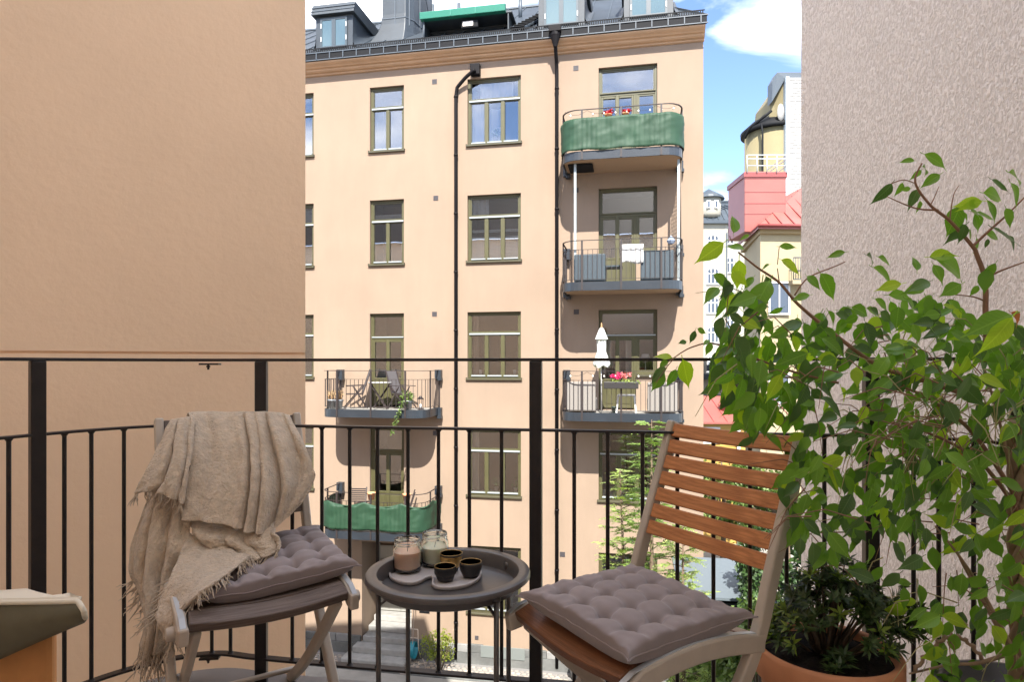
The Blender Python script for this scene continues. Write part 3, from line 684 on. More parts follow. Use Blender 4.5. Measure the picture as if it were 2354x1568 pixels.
q = MB(); q.box(-.21, .21, -.3, .1, .43, .46); q.build('seat', M_DKW, e)
M_TERR = mat('terracotta', (.62, .27, .13), .75, var=.12, vscale=9, bump=.1, bscale=80, bdist=.003)
for i, (x, lab) in enumerate(((-.02, 'terracotta flowerpot hooked on the railing over the green cloth, left one'), (.98, 'terracotta flowerpot hooked on the railing near the right bend'))):
    e = things_at('B', 'flower_pot', x, 1.27, .87); tag(e, lab, 'flowerpot', 'railing flowerpots'); lathe_pot(.11, .19, e, M_TERR); q = MB(); q.sweep([(0, -.08, .17), (0, -.11, .19), (0, -.12, .1)], .02, .005, up=(1, 0, 0)); q.build('hook', M_RAILF, e)
# balcony D: wicker seats, towel, cat net posts
M_WIC = mat('blue_grey_wicker', (.028, .044, .058), .6, bump=.7, bscale=90, var=.25, vscale=50, bdist=.01)
def tub(key, x, w, label, mt, hb=.70, hs=.40, wd=.68, dp=.6, mc=None, rz_=0):
    e = things_at(key, 'lounge_chair', x, w, 0, rz_); tag(e, label, 'armchair')
    q = MB(); q.box(-wd/2, wd/2, -dp/2, dp/2, .04, hs); q.build('seat', mt, e, bevel=.03)
    q = MB(); q.box(-wd/2, wd/2, -dp/2-.08, -dp/2+.06, .04, hb); q.build('backrest', mt, e, bevel=.03)
    s = -1 if x > 0 else 1
    q = MB(); q.box(*(sorted((-s*wd/2, -s*(wd/2-.12)))), -dp/2, dp/2, .04, hb*.97); q.build('armrest', mt, e, bevel=.03)
    if mc: q = MB(); q.box(-wd/2+.1, wd/2-.1, -dp/2+.05, dp/2, hs, hs+.12); q.build('cushion', mc, e, bevel=.04)
    return e
tub('D', -.78, .95, 'dark blue wicker seat at the left of the middle balcony', M_WIC, .72, .45, .78, .5)
tub('D', .87, .95, 'dark blue wicker seat at the right of the middle balcony', M_WIC, .76, .45, .80, .5)
e = things_at('D', 'wicker_table', -.24, .9); tag(e, 'low dark blue wicker table between the wicker seats', 'table')
q = MB(); q.box(-.26, .26, -.25, .25, .40, .44); q.build('tabletop', M_WIC, e)
for a_ in (-.24, .2):
    for b_ in (-.23, .19): q = MB(); q.box(a_, a_+.04, b_, b_+.04, 0, .4); q.build('leg', M_WIC, e)
q = MB(); rows = [[Vector((-.27+.54*i/16, -.02*math.sin(i*1.3)*(1-j/6)-.01, .46+.46*j/6+(.03*math.sin(i*.4) if j == 0 else 0))) for i in range(17)] for j in range(7)]
q.grid(rows); o = q.build('towel', mat('white_towel', (.5, .5, .5), .9), solid=.012); o.location = B('D', .27, BD+.05-.1, 0); o.rotation_euler = (0, 0, -TH); tag(o, 'white towel hung on a rack inside the middle balcony railing', 'towel')
for i, (x, lab) in enumerate(((-1.16, 'pale perforated metal pole at the left end, holding the cat net'), (1.40, 'pale metal pole at the right end, holding the cat net'))):
    e = things_at('D', 'net_pole', x, 1.12 if i == 0 else 1.0); tag(e, lab, 'pole', 'cat net poles'); q = MB(); q.box(-.03, .03, -.02, .02, 0, 3.05); q.build('pole', mat('galvanised', (.28, .32, .33), .5), e)
    for k in range(14): q = MB(); q.box(-.008, .008, -.023, -.02, .3+k*.18, .318+k*.18); q.build('hole', M_BLK, e)
q = MB()
for i in range(11):
    q.tube([(1.46, -.05-i*.1, 1.05), (1.46, -.05-i*.1, 3.0)], .0035, 4)
for j in range(20): q.tube([(1.46, -.05, 1.05+j*.1), (1.46, -1.05, 1.05+j*.1+.03)], .0035, 4)
o = q.build('cat_net', mat('net_cord', (.2, .15, .11), .9)); o.location = B('D', 0, 0, 0); o.rotation_euler = (0, 0, -TH); tag(o, 'thin cat net closing the right side of the middle balcony', 'net', kind='stuff')
q = MB(); q.lathe([(0, 0), (.07, .03), (.11, .10), (.06, .17), (0, .24)], n=7, smooth=False); o = q.build('wrapped_bundle', mat('blue_bundle', (.18, .22, .3), .7)); o.location = B('D', 1.22, 1.0, .93); tag(o, 'small pale blue cloth bundle tied by the right net pole', 'bundle')
q = MB(); q.box(-.32, .32, .02, .7, 0, .05); o = q.build('ceiling_box', M_ROOF2, bevel=.02); o.location = B('C', -1.05, 1.0, -.23); o.rotation_euler = (0, 0, -TH); tag(o, 'black box fixed under the uppermost balcony slab', 'box')
# balcony E
M_BEI = mat('beige_sofa', (.20, .185, .17), .9, bump=.2, bscale=120)
M_BEIC = mat('beige_cushion', (.28, .265, .25), .9)
tub('E', -1.0, .85, 'beige outdoor armchair at the left of the parasol balcony', M_BEI, .78, .36, .72, .62, M_BEIC)
tub('E', 1.0, .85, 'beige outdoor armchair at the right of the parasol balcony', M_BEI, .78, .36, .72, .62, M_BEIC)
e = things_at('E', 'stool', .12, .95); tag(e, 'white plastic stool in the middle of the parasol balcony', 'stool')
q = MB(); q.box(-.22, .22, -.18, .18, .42, .455); q.build('seat', M_WHITE, e, bevel=.012)
for a_ in (-1, 1):
    for b_ in (-1, 1): q = MB(); q.beam((a_*.20, b_*.16, .43), (a_*.245, b_*.18, 0), .045, .035); q.build('leg', M_WHITE, e)
e = things_at('E', 'parasol', -.50, 1.02); tag(e, 'folded white parasol standing on the right balcony', 'parasol')
q = MB(); q.tube([(0, 0, 0), (0, 0, 2.05)], .022, 10); q.build('pole', M_WHITE, e)
q = MB(); n = 40; rows = []
for z, r in ((1.16, .17), (1.24, .20), (1.36, .16), (1.5, .115), (1.56, .10), (1.7, .105), (1.85, .11), (1.93, .10)):
    rows.append([Vector(((r+.022*math.sin(k*8*2*math.pi/n)*(r/.15))*math.cos(2*math.pi*k/n), (r+.022*math.sin(k*8*2*math.pi/n)*(r/.15))*math.sin(2*math.pi*k/n), z+(.03*math.sin(k*4*2*math.pi/n) if z < 1.2 else 0))) for k in range(n)])
q.grid(rows, closed=True); q.build('canopy', mat('parasol_cloth', (.46, .48, .475), .85, transl=.15), e)
q = MB(); rows = []
for z, r in ((1.86, .155), (2.0, .10), (2.13, .045), (2.16, .012)):
    rows.append([Vector(((r+.012*math.sin(k*8*2*math.pi/n))*math.cos(2*math.pi*k/n), (r+.012*math.sin(k*8*2*math.pi/n))*math.sin(2*math.pi*k/n), z)) for k in range(n)])
q.grid(rows, closed=True); q.build('canopy_cap', MATS['parasol_cloth'], e)
q = MB(); q.lathe([(.012, 2.14), (.03, 2.18), (.012, 2.21), (.022, 2.24), (0, 2.29)], n=10); q.build('finial', mat('finial_wood', (.4, .22, .1), .5), e)
q = MB(); q.tube([(.03, 0, .85), (.03, 0, 1.22)], .035, 8); q.build('crank', M_BLK, e)
e = things_at('E', 'flower_box', .0, 1.42, .62); tag(e, 'dark flower box hanging on the parasol balcony railing', 'flower box')
q = MB(); q.box(-.42, .42, -.08, .08, 0, .17); q.build('box', mat('dark_box', (.018, .016, .016), .5), e, bevel=.012)
M_PINK = mat('magenta_petals', (.55, .03, .17), .6, transl=.25, island=.3); M_PINKL = mat('pale_pink_petals', (.5, .18, .21), .6, transl=.25, island=.3); M_GER = mat('geranium_leaf', (.14, .2, .05), .6, island=.3, transl=.2); M_RED = mat('red_petals', (.40, .008, .008), .6, island=.3, transl=.15)
for i, (x, mt, lab) in enumerate(((-.12, M_PINK, 'magenta geranium in the railing flower box'), (.13, M_PINKL, 'pale pink geranium in the railing flower box, right of the magenta one'))):
    e = things_at('E', 'geranium', x, 1.42, .75); tag(e, lab, 'flower'); rn = random.Random(20+i)
    q = MB(); leafquads(q, (0, 0, .07), (.13, .09, .05), 60, .08, rn); tag(q.build('foliage', M_GER, e), kind='stuff')
    for k in range(4): q = MB(); leafquads(q, (rn.uniform(-.1, .1), rn.uniform(-.05, .05), .17+rn.uniform(-.03, .06)), (.065, .06, .06), 60, .045, rn, 0); q.build('bloom', mt, e)
e = things_at('E', 'trailing_plant', .34, 1.42, .76); tag(e, 'yellow green trailing plant at the right end of the flower box', 'plant'); q = MB(); leafquads(q, (0, 0, .03), (.13, .09, .05), 70, .06, random.Random(8)); tag(q.build('foliage', M_GER, e), kind='stuff')
e = things_at('E', 'small_planter', -.18, 1.1, 0); tag(e, 'small dark green planter on the floor beside the white stool', 'planter'); lathe_pot(.07, .16, e, mat('dark_green_pot', (.03, .05, .04), .5))
# table lamp inside door E side window
e = empty('table_lamp', fw(fu(1484), -.3, FL[3]+.95), -TH); tag(e, 'white shaded table lamp inside the window by the parasol balcony', 'lamp')
q = MB(); q.lathe([(.16, .36), (.09, .55)], n=16); q.build('lamp_shade', M_WHITE, e, solid=.004); q = MB(); q.lathe([(.07, 0), (.07, .02), (.012, .03), (.012, .4), (0, .4)], n=10); q.build('stem', M_WHITE, e)
# balcony C contents
for i, (x, lab) in enumerate(((-.32, 'red geranium clump above the green cloth, left one'), (.10, 'red geranium clump above the green cloth, right one'))):
    e = things_at('C', 'geranium', x, 1.3, .80); tag(e, lab, 'flower', 'red geraniums'); rn = random.Random(30+i); lathe_pot(.09, .1, e, M_TERR)
    q = MB(); leafquads(q, (0, 0, .1), (.1, .08, .05), 30, .07, rn); tag(q.build('foliage', M_GER, e), kind='stuff')
    for k in range(4): q = MB(); leafquads(q, (rn.uniform(-.13, .13), rn.uniform(-.05, .05), .15+rn.uniform(-.02, .04)), (.06, .06, .05), 50, .05, rn, 0); q.build('bloom', M_RED, e)
for key in ('C', 'E'):
    q = MB(); rn = random.Random(4); pts = []
    for i in range(41): t = i/40; x = -1.4+2.8*t; pts.append((x, -BD+.02, 1.03-.10*abs(math.sin(t*math.pi*5))))
    q.tube(pts, .004, 4); e = things_at(key, 'string_lights', 0, 0); tag(e, 'string of bulbs along the top rail of the %s balcony' % ('uppermost green' if key == 'C' else 'parasol'), 'string lights', 'balcony string lights'); q.build('cord', M_BLK, e)
    for i in range(2, 40, 4):
        q = MB(); q.lathe([(0, 0), (.022, .015), (.022, .035), (.01, .06), (0, .06)], (pts[i][0], pts[i][1], pts[i][2]-.065), 8); q.build('bulb', mat('bulb_glass', (.6, .6, .55), .1), e)
# cups and plants on window sills inside
M_LEAFI = mat('house_plant', (.06, .14, .03), .5, island=.3)
def on_sill(name, cx, row, du, lab, cat, kind):
    a, b = COLS[cx]; e = empty(name, fw(a+(b-a)*du, -.19, TOPS[row]-HW+.16), -TH); tag(e, lab, cat)
    if kind == 'cup': q = MB(); q.lathe([(.035, 0), (.05, .13), (.045, .13), (.03, .01), (0, .01)], n=12); q.build('cup_body', M_WHITE, e)
    else:
        lathe_pot(.06, .1, e, M_WHITE); q = MB(); leafquads(q, (0, 0, .25), (.12, .04, .15), 60, .08, random.Random(len(lab))); tag(q.build('foliage', M_LEAFI, e), kind='stuff')
        q = MB(); q.tube([(0, 0, .05), (.01, 0, .3)], .006, 5); q.build('stem', M_LEAFI, e)
on_sill('white_bowl', 'B', 3, .22, 'white bowl on the sill behind the wide third floor window', 'bowl', 'cup')
on_sill('white_cup', 'B', 3, .86, 'slim white cup at the right end of the wide window sill', 'cup', 'cup')
on_sill('house_plant', 'B', 4, .52, 'bushy green plant standing in the middle of the lower wide window', 'plant', 'p')
on_sill('house_plant', 'B', 4, .88, 'spindly plant in a white pot in the lower wide window', 'plant', 'p')
on_sill('house_plant', 'B', 5, .75, 'green plant in the ground floor wide window', 'plant', 'p')
on_sill('house_plant', 'B', 1, .50, 'dark branching plant in the top wide window behind lace', 'plant', 'p')

# ------------------------------------------------------------------ courtyard
q = MB(); q.box(-.12, .12, -.1, 0, -.28, .28)
hr = empty('hose_reel', fw(fu(960), .35, GZ), -TH); tag(hr, 'garden hose reel with turquoise hose by the entrance steps', 'hose reel')
q = MB()
for k in range(7):
    q.tube([(-.07+.02*k, .22*math.cos(t)*1, .36+.22*math.sin(t)) for t in [i*math.pi/9 for i in range(19)]], .014, 6)
q.build('hose', mat('turquoise_hose', (.01, .19, .25), .4), hr)
q = MB(); 
for s in (-.13, .13): q.tube([(s, .28, 0), (s, .05, .36), (s, .0, .95)], .012, 6); q.lathe([(0, 0), (.2, 0), (.2, .01), (0, .01)], (s, 0, .0), 3)
q.tube([(-.13, 0, .95), (.13, 0, .95)], .012, 6); q.tube([(-.13, .01, .7), (.13, .01, .7)], .01, 6); q.build('frame', mat('grey_tube', (.5, .42, .34), .5), hr)
q = MB(); q.tube(smooth_path([(0, 0, 1.9), (.02, -.03, 1.3), (0, -.1, .5), (-.05, -.25, .03), (-.3, -.5, .02), (-.1, -.7, .02), (.3, -.6, .02), (.45, -.3, .03), (.3, -.1, .2)], 6), .013, 6); q.build('hose_end', mat('pale_hose', (.28, .23, .2), .5), hr)
wt_ = empty('wall_tap', fw(fu(976), 0, -5.75), -TH); tag(wt_, 'water tap on a dark plate beside the entrance', 'tap')
q = MB(); q.box(-.15, .15, -.02, 0, -.24, .24); q.build('plate', M_ROOF2, wt_); q = MB(); q.tube([(0, -.02, .12), (0, -.1, .12), (0, -.12, .06)], .02, 8); q.box(-.04, .04, -.1, -.06, .15, .17); q.build('spout', M_ZINC, wt_)
q = MB(); q.tube([(0, -.06, -.2), (0, -.02, .0), (0, -.01, .15)], .008, 6); q.lathe([(0, -.3), (.06, -.29), (.08, -.22), (.04, -.16), (0, -.15)], (0, -.06, .1), 10)
o = q.build('hanging_lantern', M_BLK); o.location = fw(fu(886), .25-1.1, -4.3); tag(o, 'small black lantern hanging above the entrance door', 'lantern')
# cobbles
cb = MB(); cb.box(-.07, .07, -.05, .05, -.03, .012)
cme = [ ]
for i in range(4):
    m = MB(); rn = random.Random(i); pts = [Vector((.07*math.cos(t)*rn.uniform(.85, 1.05), .055*math.sin(t)*rn.uniform(.85, 1.05), 0)) for t in [k*math.pi/3+.3 for k in range(6)]]
    n = 6; vs = [p+Vector((0, 0, -.03)) for p in pts]+[p+Vector((0, 0, .008)) for p in pts]+[p*.8+Vector((0, 0, .02)) for p in pts]
    fs = [(k, (k+1) % n, n+(k+1) % n, n+k) for k in range(n)]+[(n+k, n+(k+1) % n, 2*n+(k+1) % n, 2*n+k) for k in range(n)]+[tuple(range(2*n, 3*n))]
    m.add(vs, fs); cme.append(m)
M_COB = mat('cobble_granite', (.22, .215, .205), .85, bump=.4, bscale=30, island=.3)
cms = [m.mesh('cobble', M_COB) for m in cme]
pave = empty('cobbled_path', FO+Vector((0, 0, GZ)), -TH); tag(pave, kind='structure')
q = MB(); q.box(-12, 7, -.95, -.11, -.02, .004); q.build('paving_bed', mat('paving_bed', (.16, .155, .15), .95, bump=.5, bscale=50), pave)
rest = MB(); cnt = 0
for j in range(5):
    u = -6.5+(.07 if j % 2 else 0)
    while u < 6.9:
        v = -.30-.125*j+rnd.uniform(-.012, .012); rr = rnd.uniform(-.25, .25)
        vis = (-1.6 < u < 3.2 or -5.2 < u < -4.3)
        if not (RU0-.4 < u < RU1+.2):
            if vis and cnt < 290: inst('cobble', cms[rnd.randrange(4)], pave, (u, v, .006), (0, 0, rr)); cnt += 1
            else:
                s = cme[rnd.randrange(4)]; Mx = Matrix.Translation((u, v, .006)) @ Matrix.Rotation(rr, 4, 'Z'); rest.add([Mx @ Vector(p) for p in s.v], s.f)
        u += .152
tag(rest.build('cobble_remainder', M_COB, pave), kind='stuff')
q = MB(); q.box(-12, 7, -1.05, -.96, -.02, .03); q.build('kerb', M_STONE, pave)
# low glass roofed light well seen through the railing (grey panel on the ground)
lw = empty('cellar_hatch', W(900, 1568, 15.6)*1, 0); lw.location.z = GZ; tag(lw, 'pale blue grey metal cellar hatch lying on the courtyard floor', 'hatch')
q = MB(); q.box(-.95, .75, -.9, .55, 0, .12); q.build('hatch_frame', M_STONE, lw, bevel=.02)
for s in (0, 1): q = MB(); q.box(-.88+s*.8, -.1+s*.8, -.85, .5, .12, .15); q.build('hatch_leaf', mat('hatch_blue', (.2, .24, .27), .45), lw, bevel=.01); q = MB(); q.tube([(-.5+s*.8, -.2, .15), (-.45+s*.8, -.2, .19), (-.35+s*.8, -.2, .15)], .012, 6); q.build('hatch_handle', M_BLK, lw)

# bush by the wall
M_BUSH = mat('bush_leaf', (.14, .19, .022), .5, island=.35, transl=.35)
M_BUSHD = mat('tree_leaf', (.06, .12, .025), .5, island=.4, transl=.3)
M_BARK = mat('bark', (.10, .07, .045), .9, bump=.4, bscale=30)
b = empty('garden_bush', fw(fu(1030), .75, GZ)); tag(b, 'yellow green bush growing in front of the facade beside the hose reel', 'bush')
q = MB(); rn = random.Random(12)
for k in range(22):
    a = rn.uniform(0, 6.28); rr = rn.uniform(.05, .5); h = rn.uniform(.4, 1.15); leafquads(q, (math.cos(a)*rr, math.sin(a)*rr*.6, h), (.16, .14, .13), 42, .075, rn)
leafquads(q, (0.1, 0, .95), (.12, .1, .35), 120, .07, rn)
tag(q.build('foliage', M_BUSH, b), kind='stuff'); q = MB()
for k in range(9): a = k*.7; q.tube([(0, 0, 0), (math.cos(a)*.2, math.sin(a)*.15, .5), (math.cos(a)*.35, math.sin(a)*.25, 1.0)], [.012, .008, .003], 5)
q.build('stem', M_BARK, b)
q = MB(); q.lathe([(.2, 0), (.3, .35), (.33, .37), (.33, .42), (.28, .42), (.27, .36), (0, .36)], n=24); o = q.build('pale_urn', M_STONEL); o.location = fw(fu(1338), .5, GZ); tag(o, 'pale stone plant urn by the foot of the straight downpipe', 'urn')

# larch like tree in front of the right balconies
def spray(m, p, d, L_, rn, size, side):
    "drooping flat spray of needles along direction d"
    n = max(3, int(L_/.045)); up = Vector((0, 0, 1)); s = d.cross(up).normalized() if abs(d.z) < .95 else Vector((1, 0, 0))
    for i in range(n):
        f_ = i/n; q_ = p+d*L_*f_+Vector((0, 0, -.22*L_*f_*f_))
        for sg_ in (-1, 1):
            a = (s*sg_*.9+d*.65+Vector((0, 0, rn.uniform(-.35, .15)))).normalized(); ln = size*(1-.5*f_)*rn.uniform(.7, 1.2)
            b_ = d*ln*.22+up*ln*.08
            m.add([q_, q_+a*ln*.5+b_, q_+a*ln, q_+a*ln*.5-b_], [(0, 1, 2, 3)])
def conifer(loc, H, rad, label, seed, nb, mt, lean=(0, 0), z0=.12, size=.11):
    rn = random.Random(seed); e = empty('larch_tree', loc); tag(e, label, 'tree'); q = MB()
    q.tube([(0, 0, 0), (lean[0]*.5, lean[1]*.5, H*.5), (lean[0], lean[1], H)], [.09, .05, .008], 8); q.build('trunk', M_BARK, e)
    cr_ = MB(); br = MB()
    for i in range(nb):
        f_ = z0+(1-z0)*(i/nb)**.9; z = H*f_; a = i*2.4+rn.uniform(-.4, .4); L_ = rad*(1-f_)**.75*rn.uniform(.65, 1.15)+.12
        p = Vector((lean[0]*f_, lean[1]*f_, z)); d = Vector((math.cos(a), math.sin(a), rn.uniform(.15, .55))).normalized()
        pts = [p+d*L_*t+Vector((0, 0, -.18*L_*t*t)) for t in (0, .33, .66, 1)]; br.tube(pts, [.014, .01, .007, .003], 5, cap=False)
        for k in range(int(3+L_*7)):
            t = rn.uniform(.12, 1); c0 = p+d*L_*t+Vector((0, 0, -.18*L_*t*t)); a2 = a+rn.choice((-1, 1))*rn.uniform(.4, 1.1)
            spray(cr_, c0, Vector((math.cos(a2), math.sin(a2), rn.uniform(-.25, .3))).normalized(), rn.uniform(.22, .5)*(1-.3*t), rn, size, 1)
        spray(cr_, pts[2], d, L_*.4, rn, size, 1)
    tag(br.build('branches', M_BARK, e), kind='stuff'); tag(cr_.build('crown', mt, e), kind='stuff'); return e
M_LAR = mat('larch_needles', (.12, .20, .055), .6, island=.3, transl=.35)
M_LARD = mat('larch_needles_pale', (.20, .28, .10), .6, island=.3, transl=.35)
p = W(1498, 965, 13.2); conifer((p.x, p.y, GZ), p.z-GZ, 1.15, 'tall slender larch with drooping sprays in front of the right balconies', 5, 74, M_LAR, z0=.35)
p = W(1425, 1030, 13.8); conifer((p.x+.25, p.y, GZ), p.z-GZ-.45, 1.05, 'shorter larch with pale sprays to the left of the tall one', 6, 64, M_LARD, lean=(-.25, 0), z0=.30)
p = W(1570, 1190, 12.6); conifer((p.x, p.y, GZ), p.z-GZ, 1.2, 'low bushy larch behind the right chair seat', 9, 60, M_LARD, z0=.15)
def leafy(loc, H, rads, label, seed, n, size, mt, nclump=30):
    rn = random.Random(seed); e = empty('leafy_tree', loc); tag(e, label, 'tree'); q = MB()
    q.tube([(0, 0, 0), (.1, 0, H*.4), (.0, .1, H*.8)], [.12, .09, .03], 8); q.build('trunk', M_BARK, e)
    l = MB(); br = MB()
    for k in range(nclump):
        d = Vector((rn.gauss(0, 1), rn.gauss(0, 1), rn.gauss(0, 1))).normalized()*rn.uniform(.55, 1)
        c = Vector((d.x*rads[0], d.y*rads[1], H*.55+d.z*rads[2])); leafquads(l, c, (rads[0]*.28, rads[1]*.28, rads[2]*.2), n//nclump, size, rn)
        br.tube([(0, 0, H*.3), (c.x*.5, c.y*.5, (c.z+H*.3)*.55), tuple(c)], [.04, .02, .006], 5)
    tag(br.build('branches', M_BARK, e), kind='stuff'); tag(l.build('crown', mt, e), kind='stuff')
M_TR1 = mat('cherry_leaf', (.08, .14, .035), .5, island=.4, transl=.3); M_TR2 = mat('dark_leaf', (.025, .06, .016), .5, island=.4, transl=.2)
p = W(1745, 1420, 11.5); leafy((p.x, p.y, GZ), 4.6, (1.0, .9, 1.7), 'bright leafy shrub tree low behind the right chair', 11, 5200, .15, M_TR1, 40)
p = W(1640, 1420, 13.5); leafy((p.x-.1, p.y+.5, GZ), 3.0, (1.0, .8, 1.2), 'low leafy tree beside the dark slatted shed', 13, 3200, .14, M_TR1, 30)
p = W(1810, 1200, 14.5); leafy((p.x, p.y, GZ), 6.4, (1.1, 1, 2.0), 'dark evergreen tree by the stucco wall', 14, 5500, .16, M_TR2, 40)
p = W(1660, 1100, 26); leafy((p.x, p.y, GZ), 5.6, (2.2, 1.6, 1.7), 'pale green tree beyond the facade corner', 15, 4200, .2, M_TR1, 40)
p = W(1790, 1120, 24); leafy((p.x, p.y, GZ), 5.4, (1.8, 1.6, 1.8), 'green tree in front of the red roofed house', 16, 4200, .2, M_TR1, 40)
# louvred shed
sh = empty('slatted_shed', (W(1668, 1400, 14.9).x, 14.9, GZ), R(-8)); tag(sh, 'dark blue grey louvred shed half hidden by leaves', 'shed')
q = MB(); q.box(-.85, .95, .04, 1.4, 0, 3.0); q.build('shed_body', mat('shed_dark', (.02, .026, .034), .6), sh)
q = MB(); q.beam((-.7, -.01, 0), (.8, -.01, 0), .05, .075); sl = q.mesh('slat', mat('shed_slat', (.02, .028, .038), .5))
for k in range(26): inst('slat', sl, sh, (0, 0, .2+k*.105), (R(18), 0, 0))
q = MB(); q.box(-.85, -.72, -.05, .05, 0, 3.0); q.box(.82, .95, -.05, .05, 0, 3.0); q.build('shed_frame', mat('shed_frame', (.05, .065, .085), .5), sh)
q = MB(); q.prism([(-1.05, -.3, 3.0), (1.15, -.3, 3.0), (1.15, 1.6, 3.35), (-1.05, 1.6, 3.35)], (0, 0, .06)); q.build('roof', mat('shed_roof', (.09, .11, .125), .6), sh)
# ------------------------------------------------------------------ distant buildings
def pt(x, y, Y): return W(x, y, Y)
# cream house with arched windows, 72 m away
Yc = 72.0; k = Yc/FPX
M_CRM = mat('cream_plaster', (.29, .272, .225), .9, var=.05, vscale=.3); M_SLATE = mat('slate_blue_roof', (.035, .047, .06), .5, var=.2, vscale=.4)
cb_ = empty('cream_house', (pt(1660, 0, Yc).x, Yc, GZ)); tag(cb_, 'far cream house with arched white windows and a slate roof', 'house')
def L(x, y, dy=0.0): p = pt(x, y, Yc); return Vector((p.x-cb_.location.x, dy, p.z-GZ))
q = MB(); a = L(1560, 515); b = L(1673, 515); q.box(a.x, b.x, 0, 12, 0, a.z); q.box(b.x, L(1790, 515).x, 1.2, 12, 0, L(0, 528).z); q.box(b.x-.35, b.x, -.02, .0, 0, a.z)
q.build('wall', M_CRM, cb_)
q = MB(); z0 = a.z; q.prism([Vector((a.x, -.5, z0)), Vector((a.x, -.5, z0+.35)), Vector((a.x, 1.0, L(0, 478).z)), Vector((a.x, 7, L(0, 432).z)), Vector((a.x, 12, L(0, 432).z)), Vector((a.x, 12, z0))], (b.x+.4-a.x, 0, 0)); o = q.build('roof', M_SLATE, cb_)
q = MB(); z1 = L(0, 530).z; q.prism([Vector((b.x+.3, .7, z1)), Vector((b.x+.3, .7, z1+.3)), Vector((b.x+.3, 7, L(0, 450).z)), Vector((b.x+.3, 12, L(0, 450).z)), Vector((b.x+.3, 12, z1))], (L(1790, 0).x-b.x, 0, 0)); q.build('roof', M_SLATE, cb_)
for i in range(22):
    x = a.x+i*.62; m_ = MB(); m_.beam((x, 1.0, L(0, 478).z+.05), (x, 7, L(0, 432).z+.05), .07, .12); m_.beam((x, -.5, z0+.4), (x, 1.0, L(0, 478).z+.05), .07, .12); m_.build('roof_seam', M_ROOFL, o)
tcx = L(1633, 0).x; q = MB(); zt0, zt1 = L(0, 497).z, L(0, 456).z; q.lathe([(0, zt0-.3), (1.15, zt0-.05), (1.3, zt0+.2), (1.35, zt1), (0, zt1)], (tcx, .6, 0), 28); tu = q.build('turret', M_CRM, cb_)
q = MB(); q.lathe([(1.75, zt1), (1.6, zt1+.3), (.0, zt1+1.25)], (tcx, .6, 0), 20, smooth=False); q.build('turret_roof', M_SLATE, tu)
for dx in (-.42, .42): q = MB(); q.box(tcx+dx-.22, tcx+dx+.22, -.82, -.60, zt0+.75, zt0+1.6); q.build('frame', M_WHITE, tu); q = MB(); q.box(tcx+dx-.1, tcx+dx+.1, -.86, -.60, zt0+.85, zt0+1.5); q.build('pane', mat('far_pane', (.05, .06, .08), .15), tu)
for x0, x1, y0, y1 in ((1638, 1656, 418, 452), (1686, 1730, 434, 458)):
    A = L(x0, y1); Bq = L(x1, y0); q = MB(); q.box(A.x, Bq.x, 5, 6.2, A.z-1, Bq.z); q.box(A.x-.1, Bq.x+.1, 4.9, 6.3, Bq.z-.25, Bq.z); q.build('chimney', M_SLATE, cb_, bevel=.03)
q = MB(); A = L(1630, 448); q.tube([(A.x, 5, A.z), (A.x, 5, A.z+1.8)], .04, 5); q.tube([(A.x-.3, 5, A.z+1.2), (A.x+.5, 5, A.z+1.2), (A.x+.5, 5, A.z+1.9), (A.x, 5, A.z+1.9)], .03, 5); A = L(1684, 452); q.tube([(A.x, 5, A.z), (A.x, 5, A.z+1.1)], .05, 5); q.tube([(A.x-.4, 5, A.z+.9), (A.x+.4, 5, A.z+.9)], .04, 5); q.build('roof_antenna', M_ROOFL, cb_)
M_FP = MATS['far_pane']
def arch_win(xc, yt, yb, w, arched=True, dy=0.0):
    A = L(xc, yt); Bq = L(xc, yb); h = A.z-Bq.z; x = A.x; hw = w/2
    f = MB(); 
    def prof(hw_, top, bot, y0, y1):
        P = [Vector((x-hw_, y0, bot)), Vector((x+hw_, y0, bot))]
        if arched: P += [Vector((x+hw_*math.cos(t), y0, top-hw_*.45+hw_*.45*math.sin(t))) for t in [i*math.pi/8 for i in range(9)]]
        else: P += [Vector((x+hw_, y0, top)), Vector((x-hw_, y0, top))]
        return P
    f.prism(prof(hw, A.z, Bq.z, dy-.06, 0), (0, .10, 0)); o = f.build('window', M_FP, cb_)
    g_ = MB(); t = .11
    g_.box(x-hw, x-hw+t, dy-.1, dy-.06, Bq.z, A.z-hw*.45 if arched else A.z); g_.box(x+hw-t, x+hw, dy-.1, dy-.06, Bq.z, A.z-hw*.45 if arched else A.z)
    g_.box(x-hw-.1, x+hw+.1, dy-.14, dy-.05, Bq.z-.08, Bq.z+.06)
    n = 3 if arched else 2
    for i in range(1, n): xx = x-hw+w*i/n; g_.box(xx-.07, xx+.07, dy-.1, dy-.06, Bq.z, A.z-.05)
    g_.box(x-hw, x+hw, dy-.105, dy-.065, Bq.z+h*.62, Bq.z+h*.62+.12)
    if arched:
        pr = [Vector((x+(hw-.05)*math.cos(t_), dy-.08, A.z-hw*.45+(hw-.05)*.45*math.sin(t_))) for t_ in [i*math.pi/8 for i in range(9)]]; g_.tube(pr, .07, 4)
    else: g_.box(x-hw, x+hw, dy-.1, dy-.06, A.z-t, A.z)
    g_.build('frame', M_WHITE, o)
for i, y in enumerate((541, 617, 684, 752, 819)): arch_win(1638.5, y, y+36, 27*k)
for y in (520, 588, 655, 722, 790): arch_win(1686, y, y+36, 19*k, False, 1.2)
q = MB(); A = L(1670, 0); q.tube([(A.x, -.15, L(0, 535).z), (A.x, -.15, 0)], .07, 8); q.build('downpipe', M_ROOFL, cb_)

